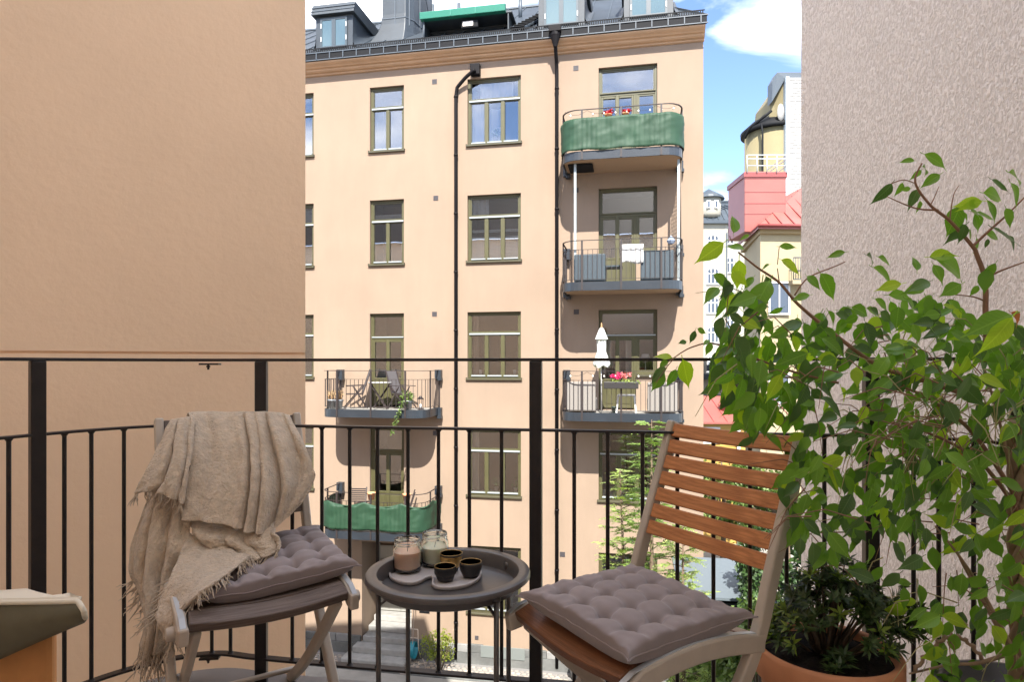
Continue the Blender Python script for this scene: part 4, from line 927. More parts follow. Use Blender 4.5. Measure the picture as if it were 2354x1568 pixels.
# yellow house with the red metal roof
Yr = 33.0
rh = empty('red_roof_house', (pt(1748, 0, Yr).x, Yr, GZ)); tag(rh, 'pale yellow house with a bright red sheet metal roof and stair tower', 'house')
M_YEL = mat('pale_yellow_plaster', (.29, .24, .15), .9, var=.06, vscale=.6); M_RED_ = mat('red_sheet_roof', (.25, .072, .058), .5, var=.1, vscale=.8); M_REDD = mat('red_roof_edge', (.18, .035, .032), .5)
def Lr(x, y, Y=Yr): p = pt(x, y, Y); return Vector((p.x-rh.location.x, Y-Yr, p.z-GZ))
ze = Lr(0, 524).z
xl, yl = Lr(1712, 0, 38.5).x, 5.5
q = MB(); q.prism([Vector((0, 0, 0)), Vector((9, .4, 0)), Vector((9, 12, 0)), Vector((4.2, 12, 0)), Vector((xl, yl, 0))], (0, 0, ze)); q.build('wall', M_YEL, rh)
q = MB(); P = [Vector((-.1, -.22, ze-.32)), Vector((9, .1, ze-.32)), Vector((9, .5, ze-.32)), Vector((0, .2, ze-.32)), Vector((xl+.1, yl, ze-.32)), Vector((xl-.25, yl, ze-.32))]; q.prism(P, (0, 0, .3)); q.build('cornice', mat('tan_cornice', (.27, .2, .10), .8), rh)
apex = Vector((4.3, 4.4, ze+3.4)); q = MB(); e0 = Vector((-.3, -.5, ze)); e1 = Vector((9.3, -.1, ze)); e2 = Vector((xl-.6, yl, ze)); q.add([e0, e1, Vector((9.3, 4.8, ze+3.4)), apex, e2, Vector((3.6, 9, ze+3.2))], [(0, 1, 2, 3), (0, 3, 5, 4)]); q.add([e0, e1, e1+Vector((0, 0, -.14)), e0+Vector((0, 0, -.14))], [(0, 3, 2, 1)]); q.add([e0, e2, e2+Vector((0, 0, -.14)), e0+Vector((0, 0, -.14))], [(0, 1, 2, 3)])
rr_ = q.build('roof', M_RED_, rh)
q = MB(); q.tube([e2+Vector((0, -.05, .02)), e0+Vector((0, -.05, .02)), e1+Vector((0, -.05, .02))], .09, 6); q.build('gutter', M_REDD, rr_)
for i in range(1, 14):
    f_ = i*.65; p0 = e0+(e1-e0)*(f_/9.6); top = min(1, f_/4.6); p1 = p0+Vector((0, 4.9*top, 3.4*top)); q = MB(); q.beam(p0+Vector((0, 0, .04)), p1+Vector((0, 0, .04)), .04, .06); q.build('roof_seam', M_REDD, rr_)
A = Lr(1728, 505); Bq = Lr(1826, 380); q = MB(); q.box(A.x, Bq.x, 1.0, 3.6, ze+.0, Bq.z); tw = q.build('roof_tower', M_RED_, rh, bevel=.04)
for zz in (398, 430, 457, 482): q = MB(); z = Lr(0, zz).z; q.box(A.x-.01, Bq.x+.01, .985, 1.0, z, z+.03); q.build('seam', M_REDD, tw)
q = MB(); z = Lr(0, 383).z; q.box(A.x-.06, Bq.x+.06, .94, 3.65, z-.25, z); q.build('tower_band', M_REDD, tw)
q = MB()
for yy in (343, 352, 368): z = Lr(0, yy).z; q.tube([(A.x+.1, .9, z), (Bq.x, .9, z), (Bq.x, 3.4, z)], .025, 5)
for i in range(5): x = A.x+.1+(Bq.x-A.x-.1)*i/4; q.tube([(x, .9, Lr(0, 385).z), (x, .9, Lr(0, 343).z)], .025, 5)
q.build('safety_rail', mat('pale_rail', (.4, .44, .46), .5), tw)
for x, y, cxx in ((1795, 592, 0), (1796, 690, 0)):
    pass
q = MB(); A2 = Lr(1815, 600); 
for i in range(10): q.tube([(A2.x+i*.12, -.45, A2.z-1.0), (A2.x+i*.12, -.45, A2.z+.1+.05*math.sin(i*.3))], .02, 4)
q.tube([(A2.x, -.45, A2.z+.1), (A2.x+1.2, -.45, A2.z+.13)], .03, 5); q.tube([(A2.x, -.45, A2.z-1.0), (A2.x+1.2, -.45, A2.z-1.0)], .03, 5); tag(q.build('balcony_rail', M_ROOFL, rh), kind='stuff')
q = MB(); q.box(A2.x-.1, A2.x+2.2, -.6, 0, A2.z-1.25, A2.z-1.05); q.build('balcony_slab', M_YEL, rh)
for yy in (650, 860): A3 = Lr(1790, yy); q = MB(); q.box(A3.x-.5, A3.x+.5, -.06, .02, A3.z-1.6, A3.z); w_ = q.build('window', M_FP, rh); q = MB(); frame_rect(q, A3.x-.55, A3.x+.55, A3.z-1.65, A3.z+.05, .09, -.10, -.05); q.box(A3.x-.03, A3.x+.03, -.1, -.06, A3.z-1.6, A3.z); q.build('frame', M_WHITE, w_)

# ochre tower and white brick gable behind it
Yt = 46.0; ot = empty('ochre_tower_house', (pt(1790, 0, Yt).x, Yt, GZ)); tag(ot, 'ochre rounded tower beside a whitewashed brick gable, topped in grey metal', 'tower')
def Lt(x, y): p = pt(x, y, Yt); return Vector((p.x-ot.location.x, 0, p.z-GZ))
M_OCH = mat('ochre_plaster', (.17, .142, .075), .85, var=.06, vscale=.5); M_BRW = mat('white_brick', (.31, .30, .285), .9, bump=.5, bscale=6)
q = MB(); c = Lt(1806, 0); r_ = c.x-Lt(1741, 0).x
q.lathe([(r_, 0), (r_, Lt(0, 272).z)], (c.x, r_+.2, 0), 40); q.build('wall', M_OCH, ot)
q = MB(); q.prism([Vector((Lt(1775, 0).x, .8, Lt(0, 300).z)), Vector((c.x, .2, Lt(0, 300).z)), Vector((c.x, .2, Lt(0, 178).z)), Vector((Lt(1783, 0).x, .8, Lt(0, 215).z))], (0, 3, 0)); q.build('wall', M_OCH, ot)
q = MB(); q.tube([(Lt(1733, 0).x, 1.8, Lt(0, 297).z), (Lt(1740, 0).x, 1.2, Lt(0, 278).z), (Lt(1762, 0).x, .5, Lt(0, 262).z), (Lt(1778, 0).x, .3, Lt(0, 250).z)], .10, 6); q.lathe([(r_+.28, Lt(0, 286).z), (r_+.3, Lt(0, 278).z), (r_*.75, Lt(0, 255).z)], (c.x, r_+.2, 0), 40); q.tube([(Lt(1756, 0).x, .45, Lt(0, 278).z), (Lt(1758, 0).x, .4, Lt(0, 300).z), (Lt(1758, 0).x, .4, 0)], .07, 6); q.build('roof', M_ROOF2, ot)
q = MB(); q.prism([Vector((Lt(1777, 0).x, .2, Lt(0, 232).z)), Vector((Lt(1806, 0).x, .0, Lt(0, 180).z)), Vector((Lt(1900, 0).x, 0, Lt(0, 180).z)), Vector((Lt(1900, 0).x, 0, Lt(0, 165).z)), Vector((Lt(1787, 0).x, 0, Lt(0, 165).z)), Vector((Lt(1777, 0).x, .2, Lt(0, 185).z))], (0, .8, 0)); q.build('metal_cap', M_ROOFL, ot, bevel=.03)
q = MB(); q.box(Lt(1812, 0).x, Lt(1960, 0).x, -.15, 5, 0, Lt(0, 180).z); gb = q.build('gable_wall', M_BRW, ot)
q = MB(); q.box(Lt(1804, 0).x, Lt(1812, 0).x, -.2, 3, 0, Lt(0, 178).z); q.build('corner_trim', mat('pale_blue_trim', (.38, .42, .44), .6), ot)
bmz = MB(); bmz.box(-.19, .19, -.025, .0, -.05, .05); bmm = bmz.mesh('brick', M_BRW); rn = random.Random(2); cnt = 0
for j in range(52):
    z = Lt(0, 470).z+j*.185; 
    if z > Lt(0, 184).z: break
    for i in range(4):
        x = Lt(1813, 0).x+.22+i*.42+(.2 if j % 2 else 0)
        if x < Lt(1848, 0).x+.2: inst('brick', bmm, gb, (x, -.15-rn.uniform(0, .012), z), (0, rn.uniform(-.01, .01), 0), (1, 1, 1.3))
q = MB(); q.lathe([(0, 0), (.3, 0), (.32, .05), (0, .06)], n=20); o_ = q.build('oval_window', M_BRW, ot); o_.rotation_euler = (R(90), 0, 0); o_.location = (Lt(1794, 0).x, -.02, Lt(0, 258).z); o_.scale = (.8, 1.9, 1)

# small yellow outbuilding with pink red roof low behind the corner
Yy = 30.0; yh = empty('yellow_outbuilding', (pt(1660, 0, Yy).x, Yy, GZ)); tag(yh, 'small yellow wooden outbuilding with a pinkish red roof beyond the facade corner', 'outbuilding')
def Ly(x, y, d=0): p = pt(x, y, Yy); return Vector((p.x-yh.location.x, d, p.z-GZ))
M_YW = mat('yellow_wood', (.38, .23, .05), .7)
a = Ly(1560, 972); b = Ly(1713, 972); q = MB(); q.box(a.x, b.x, 0, 4, 0, a.z); q.build('wall', M_YW, yh)
bz = a.z-.1
while bz > a.z-3: q = MB(); q.box(a.x, b.x, -.02, 0, bz-.16, bz-.01); q.build('plank', M_YW, yh); bz -= .17
q = MB(); q.prism([Vector((a.x, -.35, a.z-.03)), Vector((a.x, -.35, a.z+.06)), Vector((a.x, 2.4, Ly(0, 941).z+.5)), Vector((a.x, 2.4, a.z))], (b.x-a.x, 0, 0)); rf = q.build('roof', M_RED_, yh)
for i in range(9): x = a.x+.3+i*.62; q = MB(); q.beam((x, -.34, a.z+.07), (x, 2.4, Ly(0, 941).z+.51), .03, .04); q.build('roof_seam', M_REDD, rf)
v = Ly(1678, 955, .8); q = MB(); q.lathe([(.18, -.3), (.18, .25), (.25, .27), (.25, .35), (.14, .36), (.14, .5)], (v.x, .9, v.z+.1), 14); q.tube([(v.x, .9, v.z+.55), (v.x+.03, .9, v.z+.75), (v.x+.25, .85, v.z+.8), (v.x+.3, .8, v.z+.6)], .12, 10); q.build('roof_vent', M_RED_, rf)
w = Ly(1634, 0); q = MB(); q.box(w.x-.42, w.x+.42, -.08, .0, Ly(0, 1020).z, Ly(0, 982).z); q.build('window_frame', M_WHITE, yh); q = MB(); q.box(w.x-.2, w.x+.2, -.09, -.07, Ly(0, 1015).z, Ly(0, 993).z); q.build('pane', M_FP, yh)
q = MB(); q.tube([(Ly(1696, 0).x, -.12, a.z), (Ly(1696, 0).x, -.1, 0)], .08, 8); q.build('downpipe', M_WHITE, yh)
q = MB(); q.box(a.x-1, b.x+.2, 2.4, 3.0, 0, Ly(0, 938).z+.5); q.build('fire_wall', M_ROOF2, yh)
# cream courtyard wing behind it with a climber covered trellis
cw = empty('cream_wing', (pt(1660, 0, 42).x, 42, GZ)); tag(cw, 'low cream plaster wing between the yellow outbuilding and the far cream house', 'building')
zt_ = pt(0, 872, 42).z-GZ; q = MB(); q.box(-4, 1.4, 0, 6, 0, zt_); q.build('wall', M_CRM, cw); q = MB(); q.box(-4.2, 1.6, -.25, 6, zt_, zt_+.35); q.build('roof', M_SLATE, cw)
q = MB(); q.box(-4, -.4, 2, 3, zt_+.35, zt_+1.25)
for i in range(14): pass
q.build('attic_wall', M_CRM, cw)
for i in range(8): q = MB(); q.box(-3.9+i*.5, -3.65+i*.5, 1.95, 2.0, zt_+.5, zt_+.95); q.build('window', M_FP, cw)
tr = empty('trellis_fence', (pt(1686, 0, 38).x, 38, GZ)); tag(tr, 'weathered grey trellis fence with bare dry climbers above the pink roof', 'fence')
z0, z1 = pt(0, 940, 38).z-GZ, pt(0, 897, 38).z-GZ; q = MB(); qs = MB(); qs.box(-.035, .035, -.02, .02, z0, z1); sm3 = qs.mesh('slat', mat('grey_weathered', (.09, .085, .075), .9))
for i in range(16): inst('slat', sm3, tr, (-.75+i*.105, 0, 0))
q.box(-.8, .95, .02, .05, z0+.2, z0+.28); q.box(-.8, .95, .02, .05, z1-.25, z1-.17); q.box(-.8, .95, .3, .33, 0, z1-.1); q.build('rail', MATS['grey_weathered'], tr)
rn = random.Random(3); q = MB()
for i in range(46): x = rn.uniform(-.8, .95); q.tube([(x, -.05, z1-.3), (x+rn.uniform(-.3, .3), -.1, z1+rn.uniform(.0, .5)), (x+rn.uniform(-.5, .5), -.1, z1+rn.uniform(.1, 1.0))], .018, 4)
leafquads(q, (0, -.1, z1+.3), (.9, .2, .5), 160, .14, rn); tag(q.build('dry_climber', mat('dry_twig', (.13, .11, .06), .9), tr), kind='stuff')
# street tree row far behind the gap
q = MB(); rn = random.Random(31)
for i in range(26): leafquads(q, (rn.uniform(-9, 22), rn.uniform(0, 8), rn.uniform(2, 8.5)), (1.8, 1.5, 1.5), 150, .45, rn)
o = q.build('undergrowth', M_TR2); o.location = (12, 52, GZ); tag(o, kind='stuff')

# ------------------------------------------------------------------ our balcony: deck and railing
def hermite(P, k=6): return smooth_path([Vector((x, y, 0)) for x, y in P], k)
RAILC = [(-1.50, .10), (-1.535, .7), (-1.53, 1.25), (-1.50, 1.62), (-1.40, 1.89), (-1.30, 2.06), (-1.165, 2.178), (-1.02, 2.226), (-.88, 2.197), (-.62, 2.149), (-.20, 2.078), (.05, 2.035), (.40, 1.975), (.70, 1.924), (1.00, 1.873), (1.12, 1.842), (1.21, 1.79), (1.29, 1.70), (1.345, 1.58), (1.37, 1.40), (1.375, 1.0), (1.36, .3)]
RP = hermite(RAILC, 6)
def at_z(P, z): return [Vector((p.x, p.y, z)) for p in P]
own = empty('balcony_railing', (0, 2.04, 0)); tag(own, 'black steel balcony railing curving along the near edge with slim round bars', 'railing')
OFS = Vector((0, -2.04, 0))
for nm_, z, w_, h_ in (('top_rail', 1.105, .034, .010), ('mid_rail', .883, .028, .008), ('bottom_rail', .09, .030, .008)):
    q = MB(); q.sweep([p+OFS for p in at_z(RP, z)], w_, h_, smooth=False); q.build(nm_, M_BLK, own, bevel=.002, seg=2)
def rail_hit(x):
    t = (x-CX)/FPX
    best = None
    for i in range(len(RP)-1):
        a, b = RP[i], RP[i+1]; fa, fb = a.x-t*a.y, b.x-t*b.y
        if fa*fb <= 0 and min(a.y, b.y) > .9 and abs(fa-fb) > 1e-9:
            s = fa/(fa-fb); p = a+(b-a)*s
            if best is None or p.y < best[0].y+9: best = (p, math.atan2((b-a).y, (b-a).x))
    return best
q = MB(); q.tube([(0, 0, .094), (0, 0, .88)], .0062, 10, cap=False); q.tube([(0, 0, .093), (0, 0, .099)], [.012, .007], 8, cap=False); q.tube([(0, 0, .872), (0, 0, .879)], [.007, .012], 8, cap=False)
bmo = q.mesh('baluster', M_BLK)
for x in (-60, 20, 148, 210, 285, 368, 430, 487, 530, 672, 740, 804, 868, 938, 1008, 1079, 1153, 1320, 1397, 1477, 1557, 1640, 1724, 1808, 1895, 2100, 2158, 2238, 2440, 2540):
    h = rail_hit(x)
    if h: inst('baluster', bmo, own, h[0]+OFS, (0, 0, h[1]))
q = MB(); q.box(-.019, .019, -.019, .019, -.02, 1.10); pmo = q.build('post', M_BLK, own, bevel=.003).data
for i, x in enumerate((86, 601, 1232, 2002, 2343)):
    h = rail_hit(x); o = own.children[-1] if False else None
    if i == 0: po = [c for c in own.children if c.name.startswith('post')][0]; po.location = h[0]+OFS; po.rotation_euler = (0, 0, R(48))
    else: o = po.copy(); col.objects.link(o); o.parent = own; o.location = h[0]+OFS; o.rotation_euler = (0, 0, h[1]+(R(22) if x == 601 else (R(30) if x > 2300 else 0)))
for z in (1.094, .08):   # splice plates with bolt under the rails at the left bend
    h = rail_hit(483); q = MB(); q.box(-.032, .032, -.016, .016, -.006, 0); q.tube([(-.006, 0, -.004), (-.006, 0, -.022)], .004, 6); q.tube([(-.006, 0, -.008), (-.006, 0, -.014)], .007, 6)
    o = q.build('splice_plate', M_BLK, own); o.location = h[0]+OFS+Vector((0, 0, z)); o.rotation_euler = (0, 0, h[1])
# deck: boards and rim
M_DECK = mat('grey_deck_board', (.36, .33, .29), .8, var=.25, vscale=3, bump=.4, bscale=30, stretch=(1, 14, 14), bdist=.004)
M_RIM = mat('deck_rim_metal', (.2, .19, .18), .5, var=.15, vscale=3)
dk = empty('balcony_floor', (0, 1.2, 0)); tag(dk, kind='structure')
rim_in = []; rim_out = []
for i, p in enumerate(RP):
    d = (RP[min(i+1, len(RP)-1)]-RP[max(i-1, 0)]).normalized(); nrm = Vector((-d.y, d.x, 0)); rim_in.append(p-nrm*.045); rim_out.append(p+nrm*.075)
q = MB()
for i in range(len(RP)-1):
    a, b, c, d = rim_in[i], rim_in[i+1], rim_out[i+1], rim_out[i]
    o_ = Vector((0, -1.2, 0)); up = Vector((0, 0, .004)); dn = Vector((0, 0, -.17))
    q.add([a+o_+up, b+o_+up, c+o_+up, d+o_+up, c+o_+dn, d+o_+dn, a+o_+dn, b+o_+dn], [(0, 1, 2, 3), (3, 2, 4, 5), (0, 6, 7, 1)])
q.build('deck_rim', M_RIM, dk)
q = MB(); P = at_z(rim_in, -.16); q.prism([p+Vector((0, -1.2, 0)) for p in P], (0, 0, .13)); q.build('deck_slab', M_RIM, dk)
# boards run parallel to the front edge
ang = math.atan2(-.17, 1); cs, sn = math.cos(ang), math.sin(ang)
poly = [(p.x, p.y) for p in rim_in]
def span_at(vv):
    "intersections of the line v=vv (rotated frame) with the deck outline"
    xs = []
    R2 = [(x*cs+y*sn, -x*sn+y*cs) for x, y in poly]
    for i in range(len(R2)):
        a, b = R2[i], R2[(i+1) % len(R2)]
        if (a[1]-vv)*(b[1]-vv) < 0: xs.append(a[0]+(b[0]-a[0])*(vv-a[1])/(b[1]-a[1]))
    return (min(xs), max(xs)) if len(xs) >= 2 else None
v = .45
while v < 2.3:
    s1, s2 = span_at(v+.004), span_at(v+.086)
    if s1 and s2:
        def T2(u, w_): return Vector((u*cs-w_*sn, u*sn+w_*cs-1.2, -.028))
        q = MB(); q.prism([T2(s1[0], v+.004), T2(s1[1], v+.004), T2(s2[1], v+.086), T2(s2[0], v+.086)], (0, 0, .028)); q.build('plank', M_DECK, dk, bevel=.002, seg=1)
    v += .092
# posts stand on the rim; small feet
# ------------------------------------------------------------------ folding chairs
M_FRM = mat('beige_painted_frame', (.52, .45, .37), .42, var=.08, vscale=12, bump=.06, bscale=160, bdist=.002)
M_FRT = mat('frame_silver', (.5, .53, .56), .35)  # bluish silver strip on the seat rail tops, and bolts
def wood(name, c1, c2, rough=.45, spec=.5, bmp=.25):
    m = mat(name, c1, rough, var2=c2, vscale=5, stretch=(1, 30, 30), bump=bmp, bscale=14, detail=7, bdist=.003, spec=spec); return m
M_WD1 = wood('warm_brown_wood', (.34, .12, .04), (.72, .31, .12), .4)
M_WD2 = wood('dark_brown_wood', (.14, .055, .024), (.28, .115, .05), .33, bmp=.35)
M_WD3 = wood('weathered_dark_wood', (.07, .045, .034), (.20, .15, .12), .5, bmp=.5)
def folding_chair(name, FL_, FR_, label, seatm, backm):
    "FL_/FR_ = front left/right seat corners in plan; built in a local frame x=width, y=depth"
    A = Vector((*FL_, 0)); Bv = Vector((*FR_, 0)); wd = (Bv-A).length; rz_ = math.atan2((Bv-A).y, (Bv-A).x)
    e = empty(name, A, rz_); tag(e, label, 'chair', 'folding balcony chairs')
    def zc(s): return .452+.026*math.sin(math.pi*min(1, max(0, s/.42)))-.012*(1 if s < .02 else 0)
    for x, i in ((0.0, 0), (wd, 1)):
        sx = -1 if i == 0 else 1
        q = MB(); P = smooth_path([(x, .585, .915), (x, .53, .76), (x, .462, .58), (x, .415, .45), (x, .345, .34), (x, .20, .16), (x, .07, .0)], 5); q.sweep(P, .026, .040, up=(0, 1, .5)); q.build('back_stile', M_FRM, e, bevel=.007, seg=3)
        xi = x-sx*.034
        q = MB(); P = smooth_path([(xi, .03, .425), (xi, .20, .26), (xi, .36, .12), (xi, .53, .0)], 4); q.sweep(P, .022, .036, up=(0, 1, .7)); q.build('leg', M_FRM, e, bevel=.006, seg=2)
        xs = x+sx*.001
        q = MB(); P = [(xs, s, zc(s)-.018) for s in [-.012+.44*k/14 for k in range(15)]]; q.sweep(P, .026, .046, up=(0, 0, 1)); q.build('seat_rail', M_FRM, e, bevel=.006, seg=2)
        q = MB(); P = [(xs, s, zc(s)+.0055) for s in [-.008+.43*k/14 for k in range(15)]]; q.sweep(P, .014, .002, up=(0, 0, 1)); q.build('rail_trim', M_FRT, e)
        q = MB(); q.tube([(x+sx*.012, .05, .418), (x+sx*.034, .05, .418)], [.02, .016], 14); q.build('pivot_cap', M_FRM, e, bevel=.003)
        q = MB(); q.tube([(x-sx*.02, .262, .212), (x+sx*.02, .262, .212)], .008, 8); q.build('pivot_bolt', M_FRT, e)
    q = MB(); q.tube([(.03, .50, .045), (wd-.03, .50, .045)], .009, 10); q.build('stretcher', M_FRM, e)
    q = MB(); q.tube([(.0, .16, .115), (wd, .16, .115)], .009, 10); q.build('stretcher', M_FRM, e)
    # seat slats, curved with the rail
    n = 7; w_ = .054
    for i in range(n):
        s0 = .004+i*(.0605); zz = zc(s0+w_/2); tl = math.atan2(zc(s0+w_)-zc(s0), w_)
        q = MB(); P = [(.014+(wd-.028)*k/10, -.010*math.sin(math.pi*k/10) if i == 0 else 0, -.012*math.sin(math.pi*k/10)) for k in range(11)]
        q.sweep(P, w_, .020 if i else .028, up=(0, 0, 1)); o = q.build('slat', seatm, e, bevel=.004, seg=2); o.location = (0, s0+w_/2, zz-.010); o.rotation_euler = (tl, 0, 0)
    # back slats
    d = Vector((0, .585-.462, .915-.58)).normalized()
    for i in range(7):
        f_ = (.012+i*.0487+.0195)/.35; p = Vector((0, .462+.123*f_, .58+.335*f_))
        q = MB(); P = [(.013+(wd-.026)*k/10, .016*math.sin(math.pi*k/10), 0) for k in range(11)]; q.sweep(P, .016, .0405, up=(0, 0, 1))
        o = q.build('backrest_slat', backm, e, bevel=.003, seg=2); o.location = p-Vector((0, .004, 0)); o.rotation_euler = (-math.atan2(d.y, d.z), 0, 0)
    return e
FLr, FRr = (-.002, 1.672), (.225, 1.300)
FLl, FRl = (-.803, 1.572), (-.446, 1.812)
chR = folding_chair('folding_chair', FLr, FRr, 'folding chair with warm brown slatted back at the right, by the flowerpot', M_WD2, M_WD1)
chL = folding_chair('folding_chair', FLl, FRl, 'folding chair with weathered seat under the beige blanket at the left', M_WD3, M_WD3)

# ------------------------------------------------------------------ tufted cushions
M_CSH = mat('mauve_grey_cotton', (.275, .228, .222), .85, bump=.12, bscale=420, var=.06, vscale=9, sheen=.25, bdist=.002)
def cushion(name, c, u, v, hu, hv, label, tufts, tilt=(0, 0), seed=0, zc=.50):
    U = Vector((*u, 0)).normalized(); V = Vector((*v, 0)).normalized(); n = 88
    e = empty(name, (*c, zc), math.atan2(U.y, U.x)); tag(e, label, 'cushion', 'tufted seat cushions')
    rj = random.Random(int(seed*100)); TP = [((i+1)/(tufts+1)*2-1+rj.uniform(-.022, .022), (j+1)/(tufts+1)*2-1+rj.uniform(-.022, .022)) for i in range(tufts) for j in range(tufts)]
    def H(a, b):
        ex = max(0, (1-abs(a)**3.2))*max(0, (1-abs(b)**3.2)); h = .043*ex**.30
        for ta, tb in TP:
            d2 = ((a-ta)*hu)**2+((b-tb)*hv)**2; h -= .022*math.exp(-d2/(.013**2))+.011*math.exp(-d2/(.034**2))
        # creases linking the tufts
        k = tufts+1
        for cc, hh in ((a, hu), (b, hv)):
            for i in range(tufts): t = (i+1)/k*2-1; h -= .0065*math.exp(-(((cc-t+.03*noise.noise(Vector((a*5, b*5, seed+i))))*hh)/.009)**2)*min(1, ex*2.0)
        # puckers toward the seam
        m_ = max(abs(a), abs(b)); t_ = b if abs(a) > abs(b) else a
        if m_ > .62: h += .0045*noise.noise(Vector((t_*7, seed, 2)))*(m_-.62)/.38*(1-m_)**.3*3
        h += .0035*noise.noise(Vector((a*3, b*3, seed)))+.002*noise.noise(Vector((a*9, b*9, seed)))
        return h
    def pos(a, b, top):
        # corners pulled into points
        r = 1-.045*(1-abs(b)**2)*abs(a)**6; s = 1-.045*(1-abs(a)**2)*abs(b)**6
        cn = (abs(a)*abs(b))**6*.03; wob = 1+.012*noise.noise(Vector((a*4, b*4, seed+5)))
        x = a*hu*s*wob*(1-.035*(1-b*b)*abs(a)**4)*(1+cn); y = b*hv*r*wob*(1-.035*(1-a*a)*abs(b)**4)*(1+cn)
        x *= 1-.075*max(0, (abs(a)-.84)/.16)**2*(1-abs(b)**10); y *= 1-.085*max(0, (abs(b)-.84)/.16)**2*(1-abs(a)**10)
        z = (H(a, b) if top else -.034*(max(0, (1-abs(a)**6))*max(0, (1-abs(b)**6)))**.5)+tilt[0]*x+tilt[1]*y+.006*math.cos(a*2+seed)
        z += .010*(abs(a)*abs(b))**3
        return Vector((x, y, z))
    def rg(i): t = i/n*2-1; return math.copysign(abs(t)**.9, t)
    q = MB(); q.grid([[pos(rg(i), rg(j), True) for i in range(n+1)] for j in range(n+1)]); q.grid([[pos(rg(i), rg(j), False) for i in range(0, n+1, 4)] for j in range(n, -1, -4)])
    q.build('cover', M_CSH, e)
    q = MB(); E = [pos(rg(i), -1, True) for i in range(n+1)]+[pos(1, rg(j), True) for j in range(1, n+1)]+[pos(rg(i), 1, True) for i in range(n-1, -1, -1)]+[pos(-1, rg(j), True) for j in range(n-1, -1, -1)]
    q.tube(E, .0022, 6, cap=False); q.build('piping', M_CSH, e)
    rn = random.Random(seed)
    for ta, tb in TP:
        p = pos(ta, tb, True); q = MB(); a_ = rn.uniform(0, 6.28); q.tube([p+Vector((0, 0, .001)), p+Vector((math.cos(a_)*.005, math.sin(a_)*.005, .007)), p+Vector((math.cos(a_)*.011, math.sin(a_)*.011, .004))], .0006, 4); q.build('tuft_thread', mat('thread', (.05, .04, .045), .8), e)
    return e
ur = ((FRr[0]-FLr[0]), (FRr[1]-FLr[1])); vr = (-ur[1], ur[0])
ul = ((FRl[0]-FLl[0]), (FRl[1]-FLl[1])); vl = (-ul[1], ul[0])
cushion('seat_cushion', (.284, 1.545), ur, vr, .205, .188, 'mauve grey tufted cushion lying askew on the right chair', 4, (.02, .03), 1.3, .502)
cushion('seat_cushion', (-.715, 1.905), ul, vl, .205, .18, 'mauve grey tufted cushion half covered by the blanket on the left chair', 4, (.02, .10), 4.1, .505)

# ------------------------------------------------------------------ tray table
tb = empty('tray_table', (-.173, 1.754, 0)); tag(tb, 'round black metal tray table between the two chairs', 'table')
M_TRAY = mat('black_powder_coat', (.075, .069, .067), .30, bump=.08, bscale=260, var=.18, vscale=14, bdist=.002, spec=.9)
q = MB(); q.lathe_sharp([(0, .490), (.180, .490), (.183, .4915), (.184, .496), (.190, .526), (.1925, .5295), (.196, .5305), (.216, .5305), (.2205, .529), (.2225, .525), (.2225, .517), (.220, .515), (.196, .517), (.187, .487), (.182, .4845), (0, .484)], n=128); q.build('tray', M_TRAY, tb)
LEG = [(-.1775, -.064), (-.134, .146), (.134, -.144), (.163, .106)]
for lx, ly in LEG:
    q = MB(); q.tube([(lx, ly, .514), (lx, ly, 0.012)], .0068, 10); q.tube([(lx, ly, .518), (lx, ly, .498)], .011, 10); q.build('leg', M_TRAY, tb)
    q = MB(); d = Vector((-lx, -ly, 0)).normalized(); q.beam((lx, ly, .455), (lx+d.x*.045, ly+d.y*.045, .485), .008, .004); q.build('brace', M_TRAY, tb)
q = MB(); q.tube([(LEG[0][0], LEG[0][1], .02), (LEG[2][0], LEG[2][1], .02)], .0065, 8); q.tube([(LEG[1][0], LEG[1][1], .02), (LEG[3][0], LEG[3][1], .02)], .0065, 8); q.build('foot_bar', M_TRAY, tb)

def on_plane(x, y, z): Y = (EYE-z)*FPX/(y-HY); return W(x, y, Y)
OUT = [(893, 1312), (896, 1325), (912, 1335), (938, 1340.5), (962, 1337), (980, 1328), (992, 1325), (994, 1332), (993, 1342), (1000, 1348.5), (1020, 1351.5), (1048, 1350), (1078, 1343), (1099, 1331), (1107, 1318), (1103, 1307), (1085, 1300), (1060, 1295), (1040, 1291), (1025, 1283), (1010, 1279), (990, 1283), (965, 1291), (940, 1295), (912, 1301)]
P = smooth_path([on_plane(x, y, .500) for x, y in OUT]+[on_plane(*OUT[0], .500)], 4)[:-1]; ctr = sum(P, Vector())/len(P)
dish = empty('serving_dish', (ctr.x, ctr.y, .490)); tag(dish, 'pale grey cloud shaped ceramic dish lying on the tray table', 'dish')
def inset(P, d): 
    n = len(P); out = []
    for i in range(n): t = (P[(i+1) % n]-P[i-1]).normalized(); out.append(P[i]+Vector((-t.y, t.x, 0))*d)
    return out
q = MB(); base = Vector((ctr.x, ctr.y, .500)); rows = []
for d, z in ((.007, .0), (.001, .002), (0, .008), (0, .011), (.0025, .012), (.005, .0105), (.008, .006), (.014, .005)): rows.append([p-base+Vector((0, 0, z)) for p in inset(P, d)])
area = sum(P[i].x*P[(i+1) % len(P)].y-P[(i+1) % len(P)].x*P[i].y for i in range(len(P)))
if area < 0:
    rows = []
    for d, z in ((.007, .0), (.001, .002), (0, .008), (0, .011), (.0025, .012), (.005, .0105), (.008, .006), (.014, .005)): rows.append([p-base+Vector((0, 0, z)) for p in inset(P, -d)])
q.grid(rows, closed=True); q.add(rows[-1], [tuple(range(len(P)))]); q.add(rows[0], [tuple(reversed(range(len(P))))])
q.build('dish_body', mat('pale_grey_ceramic', (.5, .46, .44), .45, var=.05, vscale=20), dish)

